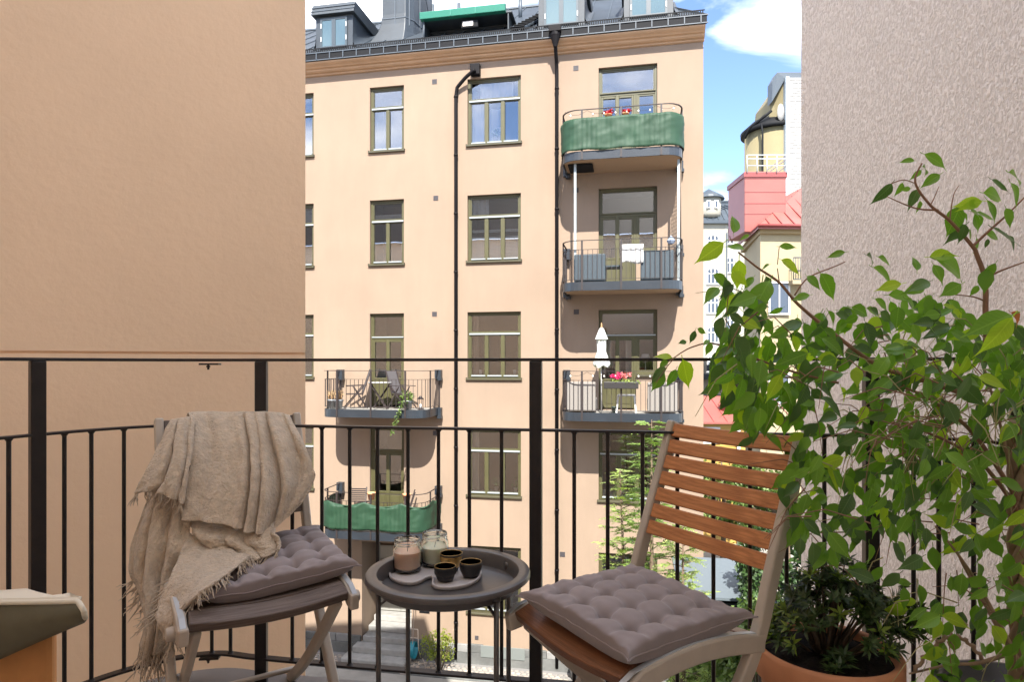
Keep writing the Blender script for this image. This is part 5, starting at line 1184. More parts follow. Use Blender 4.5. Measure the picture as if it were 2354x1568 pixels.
gm = bpy.data.materials.new('jar_glass'); gm.use_nodes = True; p_ = gm.node_tree.nodes['Principled BSDF']; p_.inputs['Transmission Weight'].default_value = 1; p_.inputs['Roughness'].default_value = .01; p_.inputs['IOR'].default_value = 1.47; p_.inputs['Base Color'].default_value = (.96, .98, .96, 1)
def wax(name, c):
    m = bpy.data.materials.new(name); m.use_nodes = True; p = m.node_tree.nodes['Principled BSDF']; p.inputs['Base Color'].default_value = (*c, 1); p.inputs['Roughness'].default_value = .45; p.inputs['Subsurface Weight'].default_value = .3; p.inputs['Subsurface Radius'].default_value = (.02, .012, .008); p.inputs['Subsurface Scale'].default_value = .5; return m
def jar(x, y, r, h, lab, c, fill):
    p = on_plane(x, y, .497); e = empty('candle_jar', (p.x, p.y, .4965)); tag(e, lab, 'candle', 'candle jars')
    q = MB(); o_ = [(0, .0), (r*.82, 0), (r*.95, .005), (r, .014), (r, h*.66), (r*.97, h*.75), (r*.88, h*.81), (r*.86, h*.83), (r*.905, h*.845), (r*.905, h*.86), (r*.87, h*.875), (r*.87, h*.90), (r*.905, h*.915), (r*.905, h*.93), (r*.87, h*.945), (r*.89, h*.985), (r*.875, h), (r*.82, h*.985)]
    i_ = [(r*.81, h*.83), (r*.90, h*.74), (r*.93, h*.66), (r*.93, .016), (r*.86, .008), (0, .007)]
    q.lathe(o_+i_, n=48); q.build('glass_jar', gm, e)
    q = MB(); q.tube([(r*.885*math.cos(t), r*.885*math.sin(t), h*(.84+.10*t/6.28)) for t in [k*6.9/40 for k in range(41)]], .0016, 6); q.build('thread', gm, e)
    q = MB(); rw = r*.925; q.lathe([(0, .0082), (rw*.93, .0082), (rw, .016), (rw, h*fill), (rw*.985, h*fill+.001), (rw*.9, h*fill-.001), (0, h*fill-.0015)], n=40); q.build('wax', wax('wax', c), e)
    q = MB(); q.tube([(0, 0, h*fill-.002), (.001, 0, h*fill+.006), (.003, .001, h*fill+.010)], .0009, 5); q.build('wick', M_BLK, e)
jar(936.5, 1312, .0410, .093, 'candle jar filled with salmon pink wax, the front left one on the dish', (.88, .58, .42), .60)
jar(999.5, 1298, .0405, .096, 'candle jar filled with pale yellow wax, behind the pink one', (.88, .84, .62), .56)
M_BOWL = mat('matte_black_ceramic', (.016, .014, .014), .5); M_BRASS = mat('brass_inside', (.60, .38, .13), .35, metal=.55, var=.2, vscale=40)
def tbowl(x, y, r, h, lab, prof):
    p = on_plane(x, y, .496); e = empty('tealight_cup', (p.x, p.y, .4955)); tag(e, lab, 'tealight holder', 'black tealight cups')
    q = MB(); q.lathe([(0, 0)]+[(r*a, h*b) for a, b in prof], n=40); q.build('cup_shell', M_BOWL, e)
    q = MB(); ra = prof[-1][0]; q.lathe([(r*ra, h), (r*(ra+.012), h*1.006), (r*ra*.985, h*1.02), (r*ra*.95, h), (r*ra*.97, h*.75), (r*.82, h*.35), (r*.55, h*.12), (0, h*.10)], n=40); q.build('brass_lining', M_BRASS, e)
tbowl(1023.5, 1335, .0305, .0405, 'black brass lined tealight cup with a stepped side, front one of three', ((.55, 0), (.70, .06), (.86, .38), (.84, .42), (.97, .5), (1.0, .65), (.98, .9), (.97, 1)))
tbowl(1082, 1326, .0320, .0425, 'black rounded tealight cup with brass lining at the right end of the dish', ((.5, 0), (.66, .05), (.9, .42), (1.0, .66), (.98, .85), (.94, 1)))
tbowl(1037, 1313, .0325, .0520, 'taller flared tealight cup with bright brass inside, behind the other two', ((.5, 0), (.62, .05), (.80, .45), (.93, .8), (1, 1)))

# ------------------------------------------------------------------ blanket
M_BLA = mat('beige_wool', (.66, .53, .385), .98, bump=1.0, bscale=120, var=.16, vscale=45, sheen=.5, spec=.1, bdist=.012)
bk = empty('throw_blanket', (-.9, 2.0, 0)); tag(bk, 'fringed beige wool blanket thrown over the back of the left chair', 'blanket')
BO = Vector((-.9, 2.0, 0))
def sheet(rows, nu, nv, seed, fold=.012, ffreq=5.0, folds=(), name='drape', thick=.007, rough=.004):
    G = []; m = len(rows); rws = []
    for r_ in rows: rws.append([W(*p) for p in r_])
    for j in range(nv+1):
        t = j/nv*(m-1); line = [cat_rom([rws[a][k] for a in range(m)], t) for k in range(len(rws[0]))]
        out = []
        for i in range(nu+1):
            s = i/nu*(len(line)-1); p = cat_rom(line, s); f_ = j/nv
            sx = i/nu
            w_ = abs(math.sin((sx*ffreq+.22*math.sin(sx*5+seed)+.16*noise.noise(Vector((f_*1.6, seed, sx*2)))+.25*f_*(sx-.5))*math.pi+seed))
            w_ = w_**.75*1.7-1.0
            if folds:
                w_ = .35*math.sin(sx*9+seed+f_)
                for a0, a1, wd_, am in folds:
                    c_ = a0+(a1-a0)*f_+.012*math.sin(f_*7+a0*20); d_ = (sx-c_)/wd_
                    w_ += am*(-1.5*math.exp(-(d_*1.6)**2)+1.0*math.exp(-((d_-1.15)/.9)**2)+.75*math.exp(-((d_+1.25)/1.0)**2))
            p = p+Vector((.10, -1, .05))*(fold*w_*(.35+.65*min(1, f_*1.6))+rough*noise.noise(Vector((sx*14, f_*14, seed)))+.010*noise.noise(Vector((sx*4, f_*3, seed+7))))
            p = p+Vector((1, 0, .4))*rough*1.2*noise.noise(Vector((sx*9, f_*9, seed+3)))
            out.append(p-BO)
        G.append(out)
    q = MB(); q.grid(G); o = q.build(name, M_BLA, bk, solid=thick); return G, o
def fringe(edge, seed, L_=.05, n=None, dirv=(0, 0, -1), step=.006):
    rn = random.Random(seed); q = MB(); n = n or int(sum((edge[i+1]-edge[i]).length for i in range(len(edge)-1))/step)
    for k in range(n):
        s = rn.uniform(0, len(edge)-1.001); i = int(s); p = edge[i].lerp(edge[i+1], s-i)
        d = (Vector(dirv)+Vector((rn.uniform(-.35, .35), rn.uniform(-.35, .35), rn.uniform(-.2, .2)))).normalized(); l = L_*rn.uniform(.5, 1.25)
        sd_ = Vector((rn.uniform(-1, 1), rn.uniform(-1, 1), rn.uniform(-.4, .4)))*l*.35
        q.tube([p-d*.004, p+d*l*.4+sd_*.3, p+d*l*.75+sd_, p+d*l+sd_*rn.uniform(.2, 1.6)], [.0022, .0019, .0014, .0007], 4, cap=False)
    tag(q.build('fringe', M_BLA, bk), kind='stuff')
# main front panel: over the top rail and down to the seat
Gm, _ = sheet([
 [(425, 1000, 2.16), (470, 985, 2.18), (530, 980, 2.19), (590, 978, 2.20), (640, 975, 2.21), (668, 975, 2.21)],
 [(433, 951, 2.08), (470, 948, 2.10), (530, 949, 2.12), (590, 949, 2.14), (640, 951, 2.155), (664, 957, 2.16)],
 [(446, 1010, 1.99), (485, 1005, 2.01), (540, 1005, 2.03), (595, 1006, 2.05), (660, 1010, 2.07), (692, 1010, 2.08)],
 [(441, 1070, 1.94), (485, 1070, 1.95), (540, 1070, 1.97), (600, 1070, 1.99), (680, 1070, 2.03), (716, 1066, 2.05)],
 [(428, 1135, 1.90), (478, 1135, 1.90), (538, 1135, 1.92), (600, 1135, 1.94), (672, 1138, 1.99), (721, 1108, 2.03)],
 [(420, 1196, 1.87), (470, 1202, 1.86), (530, 1210, 1.88), (585, 1222, 1.90), (630, 1216, 1.94), (690, 1162, 1.99)]], 190, 100, 1.7, .019, 3.1, folds=((.50, .52, .035, 1.0), (.63, .74, .045, 1.3), (.57, .63, .03, .6), (.20, .16, .08, .5), (.86, .80, .07, .6)))
# tucked fold under the hem, over the seat
Gu, _ = sheet([
 [(430, 1190, 1.93), (500, 1195, 1.93), (570, 1195, 1.95), (630, 1195, 1.97)],
 [(440, 1222, 1.87), (500, 1236, 1.87), (560, 1245, 1.88), (632, 1222, 1.90)],
 [(470, 1255, 1.86), (520, 1262, 1.87), (585, 1262, 1.87), (646, 1248, 1.88)],
 [(520, 1275, 1.86), (555, 1285, 1.86), (600, 1285, 1.85), (641, 1266, 1.86)]], 60, 40, 3.1, .014, 3.0)
fringe(Gu[-1], 5, .040, dirv=(-.2, -.3, -1)); 
# left narrow panel with short fringe
Gl, _ = sheet([
 [(396, 1010, 2.10), (412, 990, 2.10), (445, 985, 2.12)],
 [(392, 967, 2.01), (415, 964, 2.02), (447, 960, 2.03)],
 [(362, 1030, 1.94), (402, 1030, 1.93), (441, 1040, 1.94)],
 [(335, 1085, 1.90), (385, 1095, 1.88), (430, 1105, 1.89)],
 [(314, 1133, 1.89), (366, 1132, 1.86), (420, 1160, 1.86)]], 60, 60, .4, .013, 2.4, folds=((.45, .42, .10, 1.1), (.8, .85, .08, .8)))
fringe(Gl[-1], 6, .042, dirv=(-.25, 0, -1))
# long left fall with tail
Gt, _ = sheet([
 [(352, 1110, 1.98), (385, 1110, 1.95), (440, 1120, 1.93)],
 [(328, 1180, 1.95), (372, 1185, 1.90), (436, 1195, 1.90)],
 [(304, 1250, 1.92), (360, 1258, 1.86), (432, 1262, 1.86)],
 [(301, 1310, 1.90), (352, 1322, 1.84), (412, 1322, 1.84)],
 [(320, 1370, 1.90), (356, 1385, 1.82), (398, 1390, 1.82)],
 [(334, 1430, 1.89), (358, 1440, 1.80), (388, 1440, 1.80)],
 [(322, 1485, 1.88), (346, 1505, 1.80), (378, 1490, 1.80)]], 66, 110, 2.2, .018, 2.3, folds=((.30, .35, .08, 1.2), (.62, .60, .10, 1.2)))
fringe(Gt[-1], 7, .085, n=46, dirv=(0, 0, -1)); fringe([r_[0] for r_ in Gt[60:96]], 8, .05, n=26, dirv=(-.6, 0, -.6))
# bright corner lying across the seat towards the front left
Gs, _ = sheet([
 [(436, 1228, 1.89), (470, 1248, 1.88), (520, 1262, 1.87), (575, 1280, 1.82)],
 [(414, 1275, 1.83), (460, 1290, 1.80), (510, 1302, 1.775), (556, 1296, 1.765)],
 [(388, 1335, 1.74), (430, 1338, 1.71), (476, 1338, 1.69), (516, 1326, 1.69)],
 [(366, 1392, 1.70), (400, 1388, 1.67), (438, 1378, 1.64), (462, 1364, 1.63)],
 [(364, 1424, 1.67), (385, 1432, 1.63), (405, 1425, 1.63), (430, 1400, 1.65)],
 [(384, 1466, 1.66), (392, 1470, 1.63), (398, 1466, 1.63), (404, 1458, 1.63)]], 60, 80, .9, .007, 1.8, rough=.006)
fringe([r_[-1] for r_ in Gs[2:62]], 9, .034, n=70, dirv=(.45, -.35, -.7)); fringe([r_[0] for r_ in Gs[30:64]], 10, .05, n=24, dirv=(-.6, -.1, -.6)); fringe(Gs[-1], 11, .06, n=14)
fringe(Gs[0][20:], 12, .03, n=26, dirv=(.3, -.5, -.5))

# ------------------------------------------------------------------ corner planter with olive cloth, low left
pe = empty('corner_planter', W(60, 1500, 1.02)*1); pe.location.z = 0; tag(pe, 'orange terracotta box planter in the near left corner', 'planter'); ox, oy = pe.location.x, pe.location.y
ztp = W(0, 1440, 1.02).z; px4 = [(-260, 1.02), (124, 1.02), (131, 1.12), (-200, 1.12)]
q = MB(); q.prism([Vector((W(a_, 0, b_).x-ox, b_-oy, 0)) for a_, b_ in px4], (0, 0, ztp)); q.build('planter_box', mat('terracotta_box', (.62, .28, .09), .8, var=.15, vscale=10, bump=.2, bscale=40, bdist=.004), pe, bevel=.012)
M_OLC = mat('olive_oilcloth', (.12, .105, .06), .5, var=.2, vscale=14, bump=.1, bscale=200, bdist=.002); M_CRE = mat('cream_hem', (.8, .72, .56), .6)
def CP(x, y, Y): return W(x, y, Y)-Vector((ox, oy, 0))
oc = empty('cloth_cover', (ox, oy, ztp)); tag(oc, 'olive cloth cover with cream edge draped over the corner planter', 'cover')
dz = Vector((0, 0, ztp))
front = [(-260, 1600), (0, 1515), (90, 1474), (150, 1448), (194, 1429), (200, 1419)]; top_ = [(-260, 1389), (0, 1387), (90, 1386), (150, 1385), (178, 1384), (184, 1386)]
rows = []
for f_ in (0, .12, .5, .9, 1): rows.append([CP(a[0]*(1-f_)+b[0]*f_, a[1]*(1-f_)+b[1]*f_, .985+.014*math.sin(f_*3.1)*-1)-dz for a, b in zip(front, top_)])
back = [CP(x, y, Y)-dz for x, y, Y in ((-260, 1352, 1.12), (0, 1362, 1.12), (60, 1363, 1.12), (120, 1368, 1.11), (160, 1372, 1.08), (184, 1378, 1.02))]
q = MB(); q.grid(rows); q.build('cloth', M_OLC, oc, solid=.006)
def ridge(pp): return [p+Vector((0, 0, .004)) for p in pp]
rows2 = [ridge(rows[-1])]
for f_ in (.35, .7, 1.0): rows2.append([rows[-1][k].lerp(back[k], f_)+Vector((0, 0, (.006*math.sin(k*2.3+f_*4)))) for k in range(6)])
q = MB(); q.grid(rows2); q.build('cloth_top', M_CRE, oc, solid=.006)
q = MB(); q.tube([p+Vector((0, -.004, .002)) for p in rows[-1]]+[rows[3][-1]+Vector((.002, -.004, 0)), rows[2][-1]+Vector((.003, -.004, 0)), rows[0][-1]+Vector((.0, -.004, .0))], .0042, 8); q.build('hem', M_CRE, oc)

# ------------------------------------------------------------------ azalea pot
pp = (.795, 1.63); PH = .375
az = empty('potted_azalea', (pp[0], pp[1], 0)); tag(az, 'dark small leaved azalea growing in a round terracotta pot beside the right chair', 'potted plant')
q = MB(); q.lathe([(0, .0), (.105, 0), (.118, .03), (.150, .25), (.158, .30), (.172, .305), (.174, .31), (.174, .368), (.170, .375), (.160, .375), (.154, .370), (.150, .33), (0, .33)], n=64); q.build('pot', M_TERR, az)
q = MB(); rows = [[Vector((r*math.cos(t), r*math.sin(t), .352+.012*noise.noise(Vector((r*40, t*3, 1)))*(1 if r < .15 else 0))) for t in [k*math.pi/24 for k in range(48)]] for r in (.001, .03, .06, .09, .12, .151)]
q.grid(rows, closed=True); q.build('soil', mat('dark_soil', (.018, .012, .009), .95, bump=1.0, bscale=120, var=.5, vscale=60, bdist=.01), az)
def slim_leaf(m, p, d, up, L_, w):
    s = d.cross(up).normalized(); nn = s.cross(d).normalized()
    a = p+d*L_*.45; m.add([p, a+s*w-nn*0+nn*w*.35, p+d*L_-nn*L_*.12, a-s*w+nn*w*.35, a+nn*-w*.1], [(0, 4, 1), (4, 2, 1), (0, 3, 4), (4, 3, 2)], True)
def rosette(m, c, ax, n, L_, rn, w=.0042):
    ax = ax.normalized(); a = ax.cross(Vector((0, .3, 1))).normalized(); b = ax.cross(a)
    for k in range(n):
        t = k*2.4+rn.uniform(-.3, .3); el = rn.uniform(.15, .9); d = ((a*math.cos(t)+b*math.sin(t))*math.cos(el)+ax*math.sin(el)).normalized(); slim_leaf(m, c, d, ax, L_*rn.uniform(.7, 1.15), w*rn.uniform(.8, 1.3))
M_AZ = mat('azalea_leaf', (.045, .09, .028), .35, island=.5, transl=.12, spec=.6); M_AZL = mat('azalea_fresh_leaf', (.20, .32, .06), .4, island=.35, transl=.3)
rn = random.Random(77); q = MB(); ql = MB(); st = MB()
for k in range(300):
    a = rn.uniform(0, 6.283); rr = rn.random()**.5; h = .40+.20*(1-rr**2)*rn.uniform(.5, 1.05)
    x = math.cos(a)*rr*.165+.025; y = math.sin(a)*rr*.13; 
    if y < -.075 and x < .04: continue
    c = Vector((x, y, h)); ax = Vector((math.cos(a)*rr, math.sin(a)*rr, .7))
    rosette(q, c, ax, 9, .030, rn)
    if k % 5 == 0: st.tube([(x*.15, y*.15, .34), (x*.6, y*.6, .34+(h-.34)*.55), tuple(c)], [.004, .003, .0015], 5)
    if rn.random() < .12 or (x < -.1 and rn.random() < .5): rosette(ql, c+Vector((0, 0, .008)), ax, 8, .032, rn)
for c, s in (((-.135, -.02, .40), .036), ((-.12, .03, .42), .036), ((-.14, .05, .43), .034), ((-.10, .0, .45), .034), ((-.155, .02, .39), .032), ((-.02, -.10, .378), .036), ((.0, -.09, .39), .036), ((-.035, -.115, .368), .03), ((-.11, .06, .47), .034)):
    for r_ in range(3): rosette(ql if c[0] < -.08 else q, Vector(c)+Vector((rn.uniform(-.01, .01), rn.uniform(-.01, .01), rn.uniform(-.008, .01))), Vector((c[0]*2, -.2, 1)), 9, s, rn, .0048)
for k in range(26):
    a = rn.uniform(-.7, .5); c = Vector((.17+rn.uniform(-.01, .04), rn.uniform(-.05, .05), rn.uniform(.40, .52))); rosette(q, c, Vector((1, rn.uniform(-.3, .3), rn.uniform(-.3, .4))), 9, .036, rn)
tag(q.build('foliage', M_AZ, az), kind='stuff'); tag(ql.build('fresh_foliage', M_AZL, az), kind='stuff'); tag(st.build('stem', M_BARK, az), kind='stuff')

# ------------------------------------------------------------------ ficus
fc = empty('ficus', (1.16, 1.46, 0)); tag(fc, 'large weeping fig with a braided trunk spreading over the right side of the balcony', 'potted tree')
FO_ = Vector((1.16, 1.46, 0))
M_FTW = mat('fig_twig', (.26, .14, .085), .7); M_FTR = mat('fig_bark', (.32, .22, .14), .85, bump=.5, bscale=60, var=.2, vscale=14, bdist=.004); M_GTW = mat('fig_green_twig', (.42, .38, .18), .7)
def leafmesh(name, seed, mt, L_=1.0, wd=.26, curl=.22, fold=.18):
    rn = random.Random(seed); n = 10; rows = []; prof = [0, .52, .84, .98, 1, .92, .74, .48, .20, .06, 0]
    for i in range(n+1):
        t = i/n; w = wd*prof[i]; y = t*L_; z = -curl*t*t+.03*math.sin(t*3+seed)
        tw = .25*math.sin(seed*3)*t; r_ = []
        for s in (-1, -.5, 0, .5, 1):
            e_ = s*w*(1+.05*rn.uniform(-1, 1)); r_.append(Vector((e_*math.cos(tw), y, z+fold*abs(e_)+e_*math.sin(tw)+.012*math.sin(t*11+s*2+seed)*abs(s))))
        rows.append(r_)
    rows[0] = [Vector((0, 0, 0))]*5
    q = MB(); q.grid(rows); q.tube([(0, -.16, .02), (0, -.07, .0), (0, 0, 0)], .012, 4, cap=False); return q
def leaf_material(name, c, tr, gl):
    m = mat(name, c, .28, island=.28, transl=tr, spec=.5)
    # pale midrib and fine side veins from the leaf's own coordinates
    nt = m.node_tree; N = nt.nodes; L = nt.links; p = N['Principled BSDF']; src = p.inputs['Base Color'].links[0].from_socket
    t = N.new('ShaderNodeTexCoord'); sx = N.new('ShaderNodeSeparateXYZ'); L.new(t.outputs['Object'], sx.inputs[0])
    def mth(op, a, b=None):
        q_ = N.new('ShaderNodeMath'); q_.operation = op
        for i_, v_ in enumerate((a, b)):
            if v_ is None: continue
            if isinstance(v_, (int, float)): q_.inputs[i_].default_value = v_
            else: L.new(v_, q_.inputs[i_])
        return q_.outputs[0]
    ax = mth('ABSOLUTE', sx.outputs[0]); rib = mth('LESS_THAN', ax, .013)
    vn = mth('SINE', mth('MULTIPLY', mth('SUBTRACT', sx.outputs[1], mth('MULTIPLY', ax, .8)), 70.0)); vn = mth('MULTIPLY', mth('GREATER_THAN', vn, .86), .28)
    fac = mth('MAXIMUM', mth('MULTIPLY', rib, .65), vn)
    x_ = N.new('ShaderNodeMixRGB'); L.new(fac, x_.inputs[0]); L.new(src, x_.inputs[1]); x_.inputs[2].default_value = (min(1, c[0]*2.6), min(1, c[1]*1.9), c[2]*2.2, 1); L.new(x_.outputs[0], p.inputs['Base Color'])
    return m
M_L1 = leaf_material('fig_leaf', (.12, .285, .035), .36, 0); M_L2 = leaf_material('fig_leaf_dark', (.065, .155, .045), .22, 0); M_L3 = leaf_material('fig_leaf_fresh', (.28, .46, .04), .5, 0)
LB = [leafmesh('l', s, None, 1, w, c, f) for s, w, c, f in ((1, .235, .22, .2), (2, .21, .38, .3), (3, .255, .12, .12), (4, .20, .5, .22), (5, .23, .28, .45))]
LM = [[b.mesh('leaf', m) for b in LB] for m in (M_L1, M_L2, M_L3)]
def frame_for(p, tip, nrm_hint, L_):
    y = (tip-p).normalized(); z = (nrm_hint-y*nrm_hint.dot(y)).normalized(); x = y.cross(z); return Matrix(((x.x*L_, y.x*L_, z.x*L_, p.x), (x.y*L_, y.y*L_, z.y*L_, p.y), (x.z*L_, y.z*L_, z.z*L_, p.z), (0, 0, 0, 1)))
nleaf = 0; stuffmb = [MB(), MB(), MB()]
def put_leaf(p, tip, hint, kind, rn, force=False):
    global nleaf
    L_ = (tip-p).length; M = frame_for(p-FO_, tip-FO_, hint, L_); i = rn.randrange(5)
    if nleaf < 300 or force: 
        o = bpy.data.objects.new('leaf', LM[kind][i]); col.objects.link(o); o.parent = fc; o.matrix_local = M; nleaf += 1
    else: b = LB[i]; s = stuffmb[kind]; off = len(s.v); s.v += [tuple(M @ Vector(v_)) for v_ in b.v]; s.f += [tuple(k+off for k in f) for f in b.f]; s.sm += b.sm
def Z6(x, y): return (1488+.4398*x, 326.6+.4398*y)
EXP = [(1448,62,1607,117),(1397,97,1310,97),(1437,128,1494,154),(1434,145,1385,190),(1530,168,1425,235),(1278,215,1187,335),(1335,212,1300,288),(1377,240,1322,252),(1415,245,1365,350),(1425,305,1415,378),(1888,158,1990,220),(1800,195,1915,260),(1755,265,1895,295),(1775,300,1870,402),(1752,310,1590,333),(1635,335,1568,505),(1690,360,1790,375),(1710,375,1750,480),(1665,430,1640,545),(1640,365,1690,420),(1770,480,1862,503),(1680,455,1705,520),(1720,500,1745,610),(1780,505,1770,560),(450,475,462,362),(505,560,405,530),(400,525,240,632),(535,485,475,505),(690,545,792,538),(1035,575,920,592),(1145,590,1220,625),(1205,600,1290,640),(1410,672,1415,568),(1475,600,1645,578),(1510,615,1740,692),(1495,640,1560,745),(1180,655,1328,725),(345,690,460,770),(480,615,478,790),(555,705,500,770),(700,615,818,675),(640,640,582,662),(905,685,1008,835),(835,700,915,768),(1475,728,1362,772),(1640,742,1530,805),(1730,750,1688,808),(850,800,745,822),(1545,850,1640,872),
 (130,1128,30,1098),(112,1148,45,1180),(95,1175,0,1262),(90,1200,10,1310),(150,1188,103,1292),(185,1138,228,1302),(250,985,225,1065),(205,1042,162,1050),(262,975,316,1003),(325,1035,290,1060),(335,1050,303,1120),
 (640,725,540,900),(600,730,560,950),(620,700,650,850),(520,770,500,880),(470,790,420,920),(430,1000,460,1100),(490,1010,400,1060),(560,1040,520,1130),(400,1090,310,1230),(420,1080,440,1200),(380,1140,360,1310),(470,1090,490,1270),(540,1200,585,1340),(600,1060,660,1230),(650,1040,620,1180),(700,1010,730,1130),(760,1010,800,1120),(860,1040,880,1140),(560,1230,545,1380),(620,1330,665,1560),(560,1380,500,1520),(500,1420,520,1530),(580,1330,600,1500),(700,1280,740,1440),(750,1290,830,1350),(1000,1130,970,1220),(1260,800,1420,800),(1190,820,1300,870),(1330,740,1180,770),(1000,880,1120,900),(1490,940,1600,1000),(1380,1000,1460,1070),(1330,930,1430,1010)]
rn = random.Random(99)
for x0, y0, x1, y1 in EXP:
    a = Z6(x0, y0); b = Z6(x1, y1); Y = (1.42 if x0 > 1300 else 1.50)+rn.uniform(-.05, .08)
    if x0 < 240: Y = 1.60
    p = W(*a, Y); t = W(*b, Y+rn.uniform(-.022, .03)); put_leaf(p, t, Vector((rn.uniform(-.5, .5), -1, rn.uniform(.1, .8))), 2 if rn.random() < .10 else (0 if rn.random() < .8 else 1), rn, True)
for x0, y0, x1, y1, Y, kd in ((1905, 905, 1655, 1003, 1.12, 0), (1910, 915, 1775, 1125, 1.10, 2)):
    a = Z6(x0, y0); b = Z6(x1, y1); put_leaf(W(*a, Y), W(*b, Y), Vector((.3, -1, .6)), kd, rn, True)
q = leafmesh('l', 9, None, 1, .26, .6, .6); o = q.build('leaf', mat('withered_leaf', (.42, .15, .04), .6, transl=.2), fc); a = W(*Z6(1900, 890), 1.2); t = W(*Z6(1990, 960), 1.2); o.matrix_local = frame_for(a-FO_, t-FO_, Vector((0, -1, .3)), (t-a).length); o['label'] = 'withered orange leaf'
q = leafmesh('l', 10, None, 1, .2, .8, .6); o = q.build('leaf', MATS['withered_leaf'], fc); a = W(2208, 1040, 1.35); t = W(2206, 1085, 1.35); o.matrix_local = frame_for(a-FO_, t-FO_, Vector((.4, -1, .3)), (t-a).length); o['label'] = 'withered orange leaf'

REG = [([(1640,650),(1690,600),(1760,690),(1850,720),(1950,700),(2060,690),(2120,650),(2160,640),(2250,760),(2354,720),(2400,900),(2400,1250),(2200,1250),(2100,1200),(2000,1230),(1950,1210),(1890,1300),(1830,1200),(1790,1130),(1840,1040),(1760,960),(1700,980),(1730,880),(1640,850),(1670,780)], 690, (1.28, 1.72)),
 ([(1780,1080),(1850,1000),(1900,1080),(2000,1120),(2100,1180),(2354,1180),(2400,1568),(2150,1568),(2100,1440),(2050,1400),(1960,1340),(1880,1290),(1800,1190)], 115, (1.25, 1.6)),
 ([(2180,480),(2354,400),(2400,640),(2300,640),(2210,600)], 14, (1.3, 1.5)),
 ([(2120,1380),(2354,1300),(2400,1600),(2100,1600)], 42, (1.25, 1.5)), ([(1620,740),(1720,800),(1700,960),(1640,870)], 22, (1.45, 1.6)),
 ([(1690,880),(1850,860),(1850,980),(1720,1010)], 30, (1.45, 1.65)), ([(2000,820),(2400,760),(2400,1200),(2080,1180)], 170, (1.2, 1.65))]
def inpoly(x, y, P):
    c = False; n = len(P)
    for i in range(n):
        (x1, y1), (x2, y2) = P[i], P[(i+1) % n]
        if (y1 > y) != (y2 > y) and x < (x2-x1)*(y-y1)/(y2-y1)+x1: c = not c
    return c
cand = []
for P, n, (ya, yb) in REG:
    xs = [p[0] for p in P]; ys = [p[1] for p in P]; k = 0
    while k < n:
        x = rn.uniform(min(xs), max(xs)); y = rn.uniform(min(ys), max(ys))
        if not inpoly(x, y, P): continue
        if noise.noise(Vector((x*.012, y*.012, 3)))*1.0 < -.28+rn.uniform(-.12, .12): 
            if rn.random() < .75: k += .35; continue
        cand.append((rn.uniform(ya, yb), x, y)); k += 1
cand.sort()
for Y, x, y in cand:
    p = W(x, y, Y); L_ = rn.uniform(.040, .068)
    a = rn.gauss(-1.57, .75); d = Vector((math.cos(a), rn.uniform(-.5, .35), math.sin(a)*.95)).normalized()
    u_ = rn.random(); kd = 1 if u_ < .30 else (2 if u_ > .91 else 0)
    put_leaf(p, p+d*L_, Vector((rn.uniform(-.8, .8), -1, rn.uniform(-.2, 1.1))), kd, rn)
for kd, m in enumerate((M_L1, M_L2, M_L3)):
    if stuffmb[kd].v: tag(stuffmb[kd].build('foliage', m, fc), kind='stuff')
def bpath(pts, r0, r1, mt=M_FTW, zz=True, name='branch'):
    P = smooth_path([W(*(Z6(x, y) if zz else (x, y)), Y)-FO_ for x, y, Y in pts], 6); n = len(P)
    q = MB(); q.tube(P, [r0+(r1-r0)*i/(n-1) for i in range(n)], 8); return q.build(name, mt, fc)
bpath([(1775, 1150, 1.44), (1768, 900, 1.43), (1765, 720, 1.43), (1722, 590, 1.43), (1700, 545, 1.43), (1580, 410, 1.43), (1480, 330, 1.43), (1400, 210, 1.43), (1435, 110, 1.43)], .0065, .0018)
bpath([(1520, 355, 1.43), (1400, 345, 1.43), (1255, 285, 1.43)], .0025, .001); bpath([(1700, 545, 1.43), (1790, 460, 1.43), (1880, 380, 1.42), (1990, 270, 1.42)], .0035, .0015); bpath([(1765, 720, 1.43), (1830, 680, 1.42), (1990, 620, 1.4)], .003, .0012); bpath([(1762, 830, 1.43), (1700, 808, 1.43), (1600, 797, 1.43)], .0022, .001)
bpath([(1480, 330, 1.43), (1500, 290, 1.43), (1525, 230, 1.43)], .0016, .0007); bpath([(1580, 410, 1.43), (1600, 280, 1.43), (1630, 225, 1.43)], .0016, .0007); bpath([(1278, 215, 1.43), (1340, 197, 1.43), (1400, 215, 1.43)], .0014, .001)
bpath([(475, 575, 1.53), (575, 655, 1.52), (690, 735, 1.51), (790, 850, 1.50), (960, 990, 1.48), (1200, 1165, 1.46), (1420, 1240, 1.45), (1700, 1330, 1.45)], .002, .006); bpath([(430, 490, 1.53), (445, 530, 1.53)], .0012, .001)
bpath([(110, 1150, 1.60), (180, 1100, 1.60), (240, 1070, 1.60), (330, 1050, 1.58), (420, 1080, 1.55), (560, 1130, 1.52), (760, 1200, 1.5), (1000, 1260, 1.48)], .0012, .003); bpath([(45, 1260, 1.6), (100, 1180, 1.6), (140, 1130, 1.6)], .0010, .0012)
bpath([(680, 640, 1.5), (690, 545, 1.5)], .0011, .0009); bpath([(690, 735, 1.51), (680, 660, 1.5)], .0014, .0011); bpath([(770, 800, 1.5), (840, 710, 1.5), (980, 650, 1.5), (1035, 625, 1.5)], .002, .001)
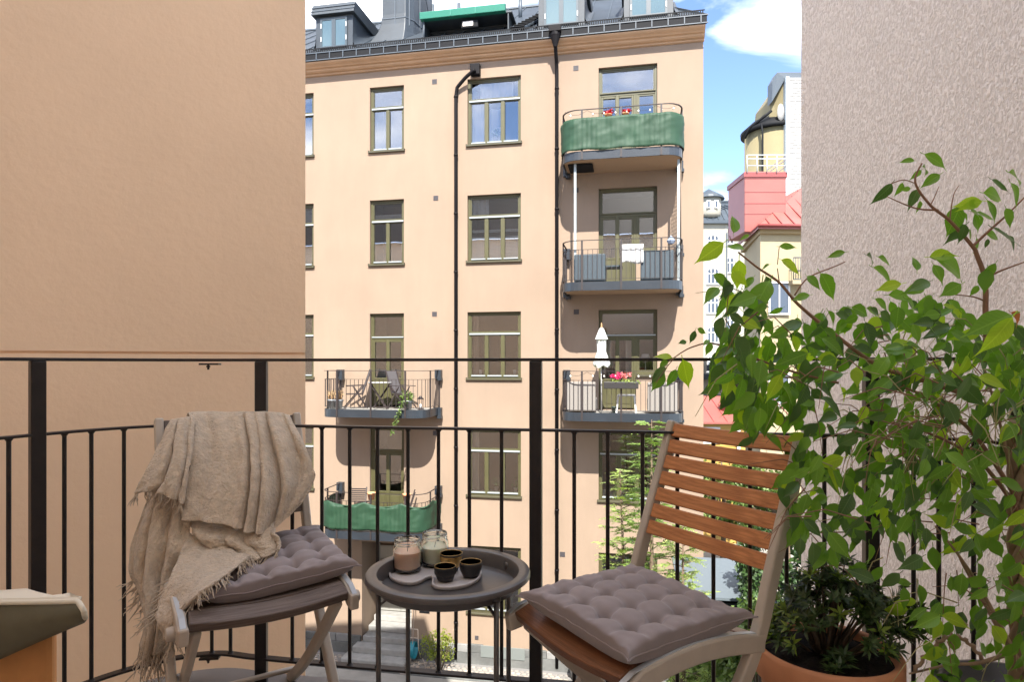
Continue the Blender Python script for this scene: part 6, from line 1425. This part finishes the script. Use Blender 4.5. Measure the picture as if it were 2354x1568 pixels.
# braided trunk near the right edge and lower stems
for ph in (0, 2.09, 4.19):
    q = MB(); base = W(2345, 1500, 1.47); pts = []
    for i in range(60): t = i/59; z = .34+.62*t; pts.append(Vector((base.x+.014*math.cos(ph+t*16), base.y+.014*math.sin(ph+t*16), z))-FO_)
    q.tube(pts, .012, 8); q.build('trunk', M_FTR, fc)
for pts in ([(2345, 1530, 1.45), (2290, 1420, 1.44), (2220, 1300, 1.43), (2150, 1210, 1.42)], [(2345, 1540, 1.45), (2270, 1400, 1.46), (2210, 1290, 1.46), (2190, 1240, 1.46)], [(2360, 1300, 1.47), (2330, 1120, 1.47), (2300, 980, 1.45), (2264, 850, 1.44)], [(2345, 1180, 1.46), (2250, 1060, 1.46), (2120, 990, 1.47), (1990, 960, 1.48)], [(2340, 1150, 1.45), (2240, 1000, 1.42), (2140, 920, 1.4), (2050, 880, 1.4)], [(2330, 1500, 1.46), (2250, 1525, 1.46), (2180, 1530, 1.46), (2090, 1550, 1.46)]):
    bpath(pts, .0055, .002, M_FTR if pts[0][1] > 1200 else M_FTW, False)
q = MB(); pts = []
for i in range(50): t = i/49; b = Vector(W(2100+t*160, 1545-95*math.sin(t*2.6)+t*20, 1.45)); pts.append(b+Vector((.004*math.cos(t*60), 0, .004*math.sin(t*60)))-FO_)
q.tube(pts, .0042, 6); q.build('braided_stem', M_FTR, fc)
q = MB(); q2 = MB(); rn = random.Random(44)
for k in range(230):
    P_ = REG[0][0] if rn.random() < .7 else REG[1][0]
    while True:
        x, y = rn.uniform(1640, 2390), rn.uniform(640, 1560)
        if inpoly(x, y, P_): break
    if rn.random() < .45: x, y = rn.gauss(2150, 90), rn.gauss(950, 60)
    Y = rn.uniform(1.28, 1.6); p = W(x, y, Y)-FO_; a = rn.uniform(2.2, 5.2); l = rn.uniform(.05, .19); d = Vector((math.cos(a), rn.uniform(-.3, .3), math.sin(a)*.7))
    (q if rn.random() < .6 else q2).tube([p, p+d*l*.5+Vector((0, 0, .012)), p+d*l+Vector((0, 0, -.02))], [.0016, .0012, .0006], 4, cap=False)
tag(q.build('twigs', M_FTW, fc), kind='stuff'); tag(q2.build('green_twigs', M_GTW, fc), kind='stuff')
q = MB(); b = W(2345, 1500, 1.47)-FO_; q.lathe([(0, 0), (.12, 0), (.16, .30), (.165, .31), (.165, .34), (.15, .34), (.148, .31), (0, .31)], (b.x, b.y, 0), 40); q.build('pot', mat('dark_glazed_pot', (.05, .05, .05), .3), fc)
